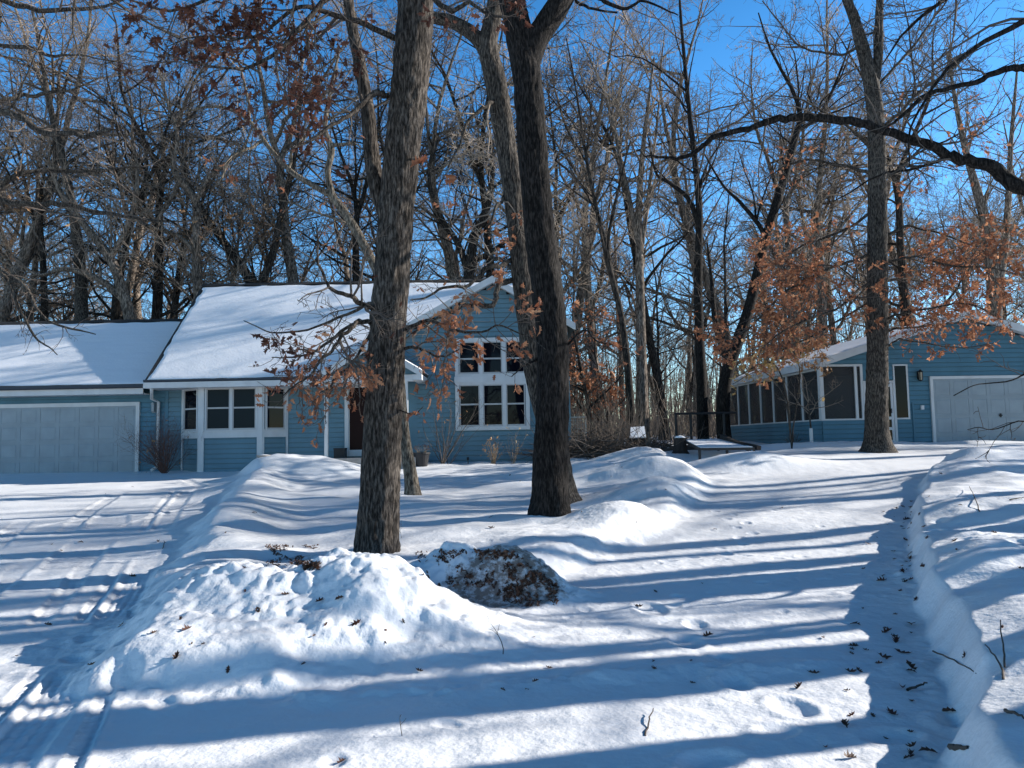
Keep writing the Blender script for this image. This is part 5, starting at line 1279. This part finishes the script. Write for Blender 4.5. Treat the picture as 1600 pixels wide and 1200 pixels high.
MB().lathe([(.012, 0), (.012, .12)], k=8).build('stake', M_black, pl_); MB().lathe([(.035, .12), (.035, .18), (.055, .185), (.01, .22)], k=12).build('lamp_head', M_black, pl_)
# slanted stand carrying snow
Y = 23.2
def quad_slab(mb, c, th):
    c = [Vector(v) for v in c]; n = (c[1] - c[0]).cross(c[3] - c[0]).normalized() * th
    mb.add(c + [v - n for v in c], [(0, 1, 2, 3), (7, 6, 5, 4), (0, 4, 5, 1), (1, 5, 6, 2), (2, 6, 7, 3), (3, 7, 4, 0)]); return mb
A_ = [W(982, 687, Y), W(1011, 685, Y), W(1008, 666, Y + .5), W(984, 668, Y + .5)]
ct = sum(A_, Vector()) / 4; gz = hz(ct.x, ct.y)
st = thing('garden_stand', 'tilted dark board on legs covered with snow beside the brush pile', 'stand', (ct.x, ct.y, gz))
keep(quad_slab(MB(), A_, .05).build('board', M_wooddk), st)
sn = [v + Vector((0, -.02, .03)) for v in A_]; cc = sum(sn, Vector()) / 4; sn = [cc + (v - cc) * .88 for v in sn]
keep(quad_slab(MB(), sn, .035).build('snow', M_rsnow), st)
for px in (986, 1009.5):
    a = W(px, 680, Y + .12); keep(MB().box(a.x - .025, a.x + .025, a.y - .02, a.y + .04, gz - .1, a.z - .06).build('leg', M_wood), st)
a = W(1014, 680, Y + .2); keep(MB().prism([(a.x - .07, gz + .2), (a.x + .07, gz + .25), (a.x - .02, gz + .65)], 'y', a.y, a.y + .03).build('side_board', M_wood), st)
# low frame covered with snow
A_ = [W(1093, 702, 20.4), W(1178, 701, 20.7), W(1122, 688, 23.0), W(1070, 689.5, 22.7)]
ct = sum(A_, Vector()) / 4
cf = thing('cold_frame', 'low black garden frame with a slanting snow-covered top', 'garden frame', (ct.x, ct.y, hz(ct.x, ct.y)))
fr_ = MB()
for i in range(4):
    a, b = A_[i], A_[(i + 1) % 4]; fr_.beam(a, b, .05, .07)
keep(fr_.build('top_frame', M_black), cf)
keep(quad_slab(MB(), [v + Vector((0, 0, .05)) for v in [ct + (v - ct) * .97 for v in A_]], .045).build('snow', M_rsnow), cf)
mid = (A_[0] + A_[1]) / 2
for v in (A_[0], A_[1], A_[2], A_[3], mid):
    keep(MB().box(v.x - .03, v.x + .03, v.y - .03, v.y + .03, hz(v.x, v.y) - .1, v.z - .03).build('leg', M_black), cf)
# dark pipe frame behind it
Y = 26; gfx = [XY(1056, Y), XY(1079, Y), XY(1131, Y)]
g0 = hz(gfx[1], Y)
fr = thing('pipe_frame', 'dark swing-like pipe frame with a top rail behind the garden frame', 'frame', (gfx[1], Y, g0))
zt_ = ZY(646, 1080, Y)
for x in gfx: keep(MB().tube([(x, Y, hz(x, Y) - .1), (x, Y, zt_)], .045, 8).build('post', M_black), fr)
keep(MB().tube([(gfx[0] - .05, Y, zt_), (XY(1150, Y), Y, zt_)], .04, 8).build('top_rail', M_black), fr)
# barrel stump, logs
x = XY(1061, 22.6); bs_ = thing('tree_stump', 'dark snow-dusted stump left of the garden frame', 'stump', (x, 22.6, hz(x, 22.6) - .05))
MB().lathe([(.30, 0), (.22, .12), (.18, .4), (.19, .5), (.1, .52), (.001, .5)], k=14).build('wood', M_wooddk, bs_); MB().lathe([(.17, .505), (.1, .56), (.001, .57)], (0, 0, .0), 14).build('snow', M_rsnow, bs_, True)
for i, (a, b, lab) in enumerate(((W(1128, 682, 22.8), W(1170, 701, 20.9), 'dark timber sloping down toward the snow at the porch corner'), (W(1140, 690, 22.5), W(1186, 700, 20.8), 'lower dark timber lying beside the sloping one'))):
    o = MB().beam(a, b, .12, .12).build('timber', M_wooddk); tag(o, lab, 'timber', 'timbers at the porch corner')
# wire panel
Y = 25.6; x0, x1 = XY(890, Y), XY(916, Y); z0 = hz(x0, Y); z1 = ZY(651, 900, Y)
wp = thing('wire_gate', 'pale wire gate panel showing just right of the forked oak', 'gate', (x0, Y, z0))
keep(MB().box(x0, x1, Y, Y + .03, z1 - .03, z1).box(x0, x0 + .03, Y, Y + .03, z0 - .1, z1 - .03).box(x1 - .03, x1, Y, Y + .03, z0 - .1, z1 - .03).build('gate_frame', M_vinyl), wp)
m_ = MB()
for i in range(1, 9): xx = x0 + (x1 - x0) * i / 9; m_.box(xx - .004, xx + .004, Y + .01, Y + .018, z0, z1 - .03)
for i in range(1, 10): zz = z0 + (z1 - z0) * i / 10; m_.box(x0, x1, Y + .019, Y + .026, zz - .004, zz + .004)
keep(m_.build('wire_mesh', M_vinyl), wp)
# brush pile
T = Tubes(); c0 = np.array([XY(935, 23.5), 23.5, 0]); z0 = hz(c0[0], c0[1])
for i in range(900):
    a = rng.uniform(-1, 1); p = np.array([a * 1.7, rng.uniform(-.5, .9), abs(rng.normal(0, .22)) * (1.2 - abs(a) * .6)])
    d = np.array([rng.normal(0, 1), rng.normal(0, .6), rng.normal(.1, .35)]); r = rng.uniform(.005, .02)
    T.add(walk(rng, p, d, rng.uniform(.4, 1.6), 5, .15, .0), np.linspace(r, r * .3, 5), 4)
for i in range(160):
    p = np.array([rng.uniform(-1.4, 1.6), rng.uniform(.2, 1.2), .1]); T.add(walk(rng, p, (rng.normal(0, .35), rng.normal(0, .2), 1), rng.uniform(.8, 2.0), 5, .1, .0), np.linspace(.010, .003, 5), 3)
bp = T.build('brush_pile', M_twigdk); bp.location = (c0[0], c0[1], z0 - .05); tag(bp, 'heap of dark cut branches and stems right of the forked oak', 'brush pile')
T = Tubes(); c1 = XY(1040, 24.2), 24.2
for i in range(260):
    p = np.array([rng.uniform(-.9, .9), rng.uniform(-.4, .6), abs(rng.normal(0, .15))]); r = rng.uniform(.006, .018)
    T.add(walk(rng, p, (rng.normal(.5, 1), rng.normal(0, .6), rng.normal(-.05, .3)), rng.uniform(.5, 1.8), 5, .1, .0), np.linspace(r, r * .3, 5), 4)
bp = T.build('brush_pile', M_twigdk); bp.location = (*c1, hz(*c1) - .05); tag(bp, 'smaller spill of dark branches right of the snow-topped stand', 'brush pile')

# ------------------------------------------------------------------ litter on the snow
def hit(px, py):
    d = ray(px, py); o = Vector((0, 0, 1.6)); lo_t, t = 1.5, 2.0
    while t < 40:
        p = o + d * t
        if p.z < hz(p.x, p.y):
            a, b = lo_t, t
            for _ in range(12):
                m = (a + b) / 2; q = o + d * m
                if q.z < hz(q.x, q.y): b = m
                else: a = m
            q = o + d * b; return q
        lo_t = t; t += .25 if t < 12 else .6
    return o + d * 10
def nrm(x, y, e=.08):
    return Vector((hz(x - e, y) - hz(x + e, y), hz(x, y - e) - hz(x, y + e), 2 * e)).normalized()
LV = []
rngl = np.random.default_rng(5)
for i in range(6):
    V = LEAF_V.copy(); V[:, 1] -= .5
    V[:, 2] = V[:, 2] * rngl.uniform(.4, 1.6) + rngl.uniform(-.2, .9) * V[:, 0] ** 2 * 2 + rngl.uniform(-.3, .9) * V[:, 1] ** 2 + .05
    V[:, 0] *= rngl.uniform(.7, 1.0); V[:, 2] += rngl.normal(0, .03, len(V))
    V[:, 2] -= V[:, 2].min()
    o = mesh_obj('fallen_leaf', V * .115, LEAF_F, M_leafgr if i % 3 else M_leafdk, None); LV.append(o)
LP = []
r2 = random.Random(33)
for (n, f) in ((60, lambda: (1380 + r2.gauss(0, 40) - (0), 0)),): pass
for _ in range(62):                      # shaded path along the right bank
    py = r2.uniform(770, 1200); c = 1402 - (py - 800) * .05; LP.append((c + r2.gauss(0, 22 + (py - 770) * .11), py, 'on the shaded path under the right bank', 0))
for _ in range(16): LP.append((1418 + r2.uniform(-8, 8) + max(0, 0), r2.uniform(790, 900), 'on the shaded path under the right bank', 0))
for _ in range(15): LP.append((r2.uniform(1430, 1600), r2.uniform(730, 1190), 'on the snow of the right bank', 1))
for _ in range(12): LP.append((r2.uniform(240, 420), r2.uniform(780, 1060), 'on the left flank of the front snow pile', 2))
for _ in range(15): LP.append((r2.uniform(430, 880), r2.uniform(900, 1080), 'on the face of the front snow pile', 3))
for _ in range(14): LP.append((r2.uniform(900, 1300), r2.uniform(720, 1100), 'on the sunlit drive at the right', 4))
for _ in range(10): LP.append((r2.uniform(0, 230), r2.uniform(750, 1100), 'on the left drive', 5))
for _ in range(12): LP.append((r2.uniform(700, 1080), r2.uniform(715, 830), 'on the snow of the tree island', 6))
for (a, b) in ((533, 1192), (655, 1049), (530, 936), (555, 975), (240, 990), (1107, 994), (1450, 840), (1364, 1120)): LP.append((a, b, 'lying alone on lumpy snow', 7))
def scatter(o, p, s=1.0):
    n = nrm(p.x, p.y); q = n.to_track_quat('Z', 'Y').to_matrix() @ Matrix.Rotation(r2.uniform(0, 6.28), 3, 'Z') @ Matrix.Rotation(r2.uniform(-.35, .35), 3, 'X')
    o.location = (p.x, p.y, p.z + .004); o.rotation_euler = q.to_euler(); o.scale = (s, s, s)
for i, (px, py, wh, g) in enumerate(LP):
    p = hit(px, py); k = i % 6
    if px > 1425 and g == 0: px = 1424; p = hit(px, py)
    o = LV[k] if i < 6 else LV[k].copy()
    if i >= 6: COL.objects.link(o)
    scatter(o, p, r2.choice([r2.uniform(.3, .6), r2.uniform(.5, 1.1)]) * (.85 if g in (3,) else 1)); 
    lk = ('small ' if o.scale[0] < .5 else ('large ' if o.scale[0] > .85 else '')) + ('dark ' if k % 3 == 0 else 'brown ')
    ff = ' nearby' if p.y < 6 else (' farther off' if p.y > 9 else '')
    tag(o, 'curled ' + lk + 'oak leaf ' + wh + ff, 'leaf', 'fallen leaves ' + wh)
# matted dead leaves and soil in the ploughed-up bank
def litter(name, label, pts, size, seed):
    rg = np.random.default_rng(seed); V = []; F = []; n0 = 0
    for (x, y) in pts:
        z = hz(x, y); n = nrm(x, y, .04)
        M = np.array((n.to_track_quat('Z', 'Y').to_matrix() @ Matrix.Rotation(rg.uniform(0, 6.28), 3, 'Z') @ Matrix.Rotation(rg.uniform(-1.1, 1.1), 3, 'X')))
        v = (LEAF_V - np.array([0, .5, 0])); v = v * np.array([rg.uniform(.5, 1), 1, rg.uniform(.5, 3)]); v = v * size * rg.uniform(.4, 1.2)
        V.append(v @ M.T + np.array([x, y, z + rg.uniform(-.005, .02)])); F.append(LEAF_F + n0); n0 += len(LEAF_V)
    o = mesh_obj(name, np.concatenate(V), np.concatenate(F), M_leafgr); tag(o, label, 'leaf litter', None, 'stuff'); return o
rg = np.random.default_rng(8)
pp_ = []
while len(pp_) < 800:
    px = rg.uniform(650, 872); py = rg.uniform(855, 948)
    top = 862 + max(0, px - 800) * .75; bot = 900 + (px - 650) * .30
    if not (top < py < bot): continue
    dn = -.05 + .55 * (px > 785) + .45 * (py < top + 12)
    if vnoise(np.array([px / 16.]), np.array([py / 12.]), None, 3)[0] + dn < rg.uniform(-.1, 1.0): continue
    p = hit(px, py); pp_.append((p.x, p.y))
litter('leaf_litter', 'matted dead leaves frozen into the dirty snowbank behind the front pile', pp_, .060, 3)
pp_ = []
while len(pp_) < 300:
    px = rg.uniform(415, 500); py = rg.uniform(852, 892)
    if vnoise(np.array([px / 13.]), np.array([py / 9.]), None, 6)[0] < rg.uniform(-.2, .6): continue
    p = hit(px, py); pp_.append((p.x, p.y))
litter('leaf_litter', 'patch of dead leaves in snow left of the nearest trunk', pp_, .06, 4)
# the soil worked into that bank: a stain of its own shape in the snow
def stain(px, py, rx, ry, lo):
    c = hit(px, py); nt = M_snow.node_tree; p = nt.nodes['Principled BSDF']; L = nt.links.new
    g = nt.nodes.new('ShaderNodeNewGeometry'); mp = nt.nodes.new('ShaderNodeMapping'); mp.vector_type = 'POINT'
    mp.inputs['Location'].default_value = (-c.x / rx, -c.y / ry, 0); mp.inputs['Scale'].default_value = (1 / rx, 1 / ry, 0)
    ln = nt.nodes.new('ShaderNodeVectorMath'); ln.operation = 'LENGTH'
    nz = nt.nodes.new('ShaderNodeTexNoise'); nz.inputs['Scale'].default_value = 13; nz.inputs['Detail'].default_value = 7; nz.inputs['Roughness'].default_value = .7
    ad = nt.nodes.new('ShaderNodeMath'); ad.operation = 'SUBTRACT'
    mr = nt.nodes.new('ShaderNodeMapRange'); mr.inputs[1].default_value = lo; mr.inputs[2].default_value = lo + .22; mr.inputs[4].default_value = .9
    fal = nt.nodes.new('ShaderNodeMapRange'); fal.inputs[1].default_value = .6; fal.inputs[2].default_value = 1.15; fal.inputs[3].default_value = 0; fal.inputs[4].default_value = .6
    mx = nt.nodes.new('ShaderNodeMix'); mx.data_type = 'RGBA'; mx.inputs['B'].default_value = (.17, .125, .095, 1)
    src = p.inputs['Base Color'].links[0].from_socket
    L(g.outputs['Position'], mp.inputs[0]); L(mp.outputs[0], ln.inputs[0]); L(ln.outputs['Value'], fal.inputs[0]); L(g.outputs['Position'], nz.inputs['Vector'])
    L(nz.outputs[0], ad.inputs[0]); L(fal.outputs[0], ad.inputs[1]); L(ad.outputs[0], mr.inputs[0]); L(mr.outputs[0], mx.inputs['Factor'])
    L(src, mx.inputs['A']); L(mx.outputs['Result'], p.inputs['Base Color'])
print('HIT', hit(775, 905), hit(458, 874), hit(700, 960), hit(840, 930))
stain(790, 905, .80, .48, .31); stain(458, 874, .42, .22, .45)
# sticks
def stick(lab, P, r):
    pts = [hit(a, b) + Vector((0, 0, c)) for a, b, c in P]
    Tt = Tubes(); c, rr = catmull(pts, np.linspace(r, r * .5, len(pts)), 9); f = c[0].copy()
    c[1:-1] += np.random.default_rng(len(lab)).normal(0, .004, (7, 3)); Tt.add(c - f, rr, 6)
    o = Tt.build('stick', M_twigdk); o.location = tuple(f); tag(o, lab, 'stick', 'sticks on the snow'); return o, f
stick('short stick standing out of the far right bank', [(1531, 800, .0), (1524, 782, .02), (1515, 765, .05)], .008)
stick('thin stick lying across the right bank edge', [(1458, 1024, .03), (1490, 1036, .02), (1526, 1053, .0)], .006)
o, f = stick('forked stick lying on the sunny right bank', [(1568, 1062, .0), (1560, 1040, .03), (1540, 1018, .04)], .007)
o2, _ = stick('upright prong of twig beside the forked stick', [(1570, 1045, .01), (1568, 1020, .05), (1565, 995, .1)], .006)
stick('dark stick over the shaded foot of the right bank', [(1418, 1083, .02), (1435, 1077, .02), (1449, 1072, .02)], .009)
stick('short stub of wood at the lower right bank', [(1485, 1170, .01), (1498, 1173, .015), (1513, 1171, .01)], .016)
stick('dark stick at the right edge of the bank', [(1571, 1113, .01), (1586, 1120, .02), (1600, 1126, .01)], .009)
stick('long dark stick on the far part of the right bank', [(1578, 782, .01), (1590, 781, .02), (1602, 780, .02)], .009)
stick('pale stick upright in the snow of the near drive', [(1008, 1150, .0), (1014, 1130, .02), (1021, 1115, .03)], .006)
stick('thin stick on the left drive near the shaded bank', [(254, 858, .01), (257, 850, .01), (256, 846, .01)], .006)
T = Tree(77, .2, 0, .002); p = hit(786, 1022)
T.branch(np.array([0, 0, -.01]), (.0, .1, 1), .30, .0045, 0, (14, 12), 2); o = T.fine.build('twig', M_twigdk); o.location = tuple(p)
tag(o, 'branching twig poking out of the right end of the front pile', 'twig')
T = Tree(78, .2, 0, .002); p = hit(628, 1150); T.branch(np.array([0, 0, -.01]), (.1, .1, 1), .12, .003, 0, (16, 12), 1); o = T.fine.build('twig', M_twigdk); o.location = tuple(p)
tag(o, 'tiny twig upright in the near drive snow below the front pile', 'twig')
# each wood tree that shares its wording with others is told apart by its place in the row
from collections import defaultdict
same = defaultdict(list)
for o in COL.objects:
    if o.parent is None and o.get('category') == 'tree' and o.get('label'): same[o['label']].append(o)
ORD = ['leftmost', 'second', 'third', 'fourth', 'fifth', 'sixth', 'seventh', 'eighth']
for lb, L in same.items():
    if 1 < len(L) <= len(ORD) and 'beyond the right' not in lb:
        L.sort(key=lambda o: o.location.x / o.location.y)
        for i, o in enumerate(L): o['label'] = (ORD[i] if i < len(L) - 1 else 'rightmost') + ' ' + lb
for i, o in enumerate(LV[:6]): pass
print('done')
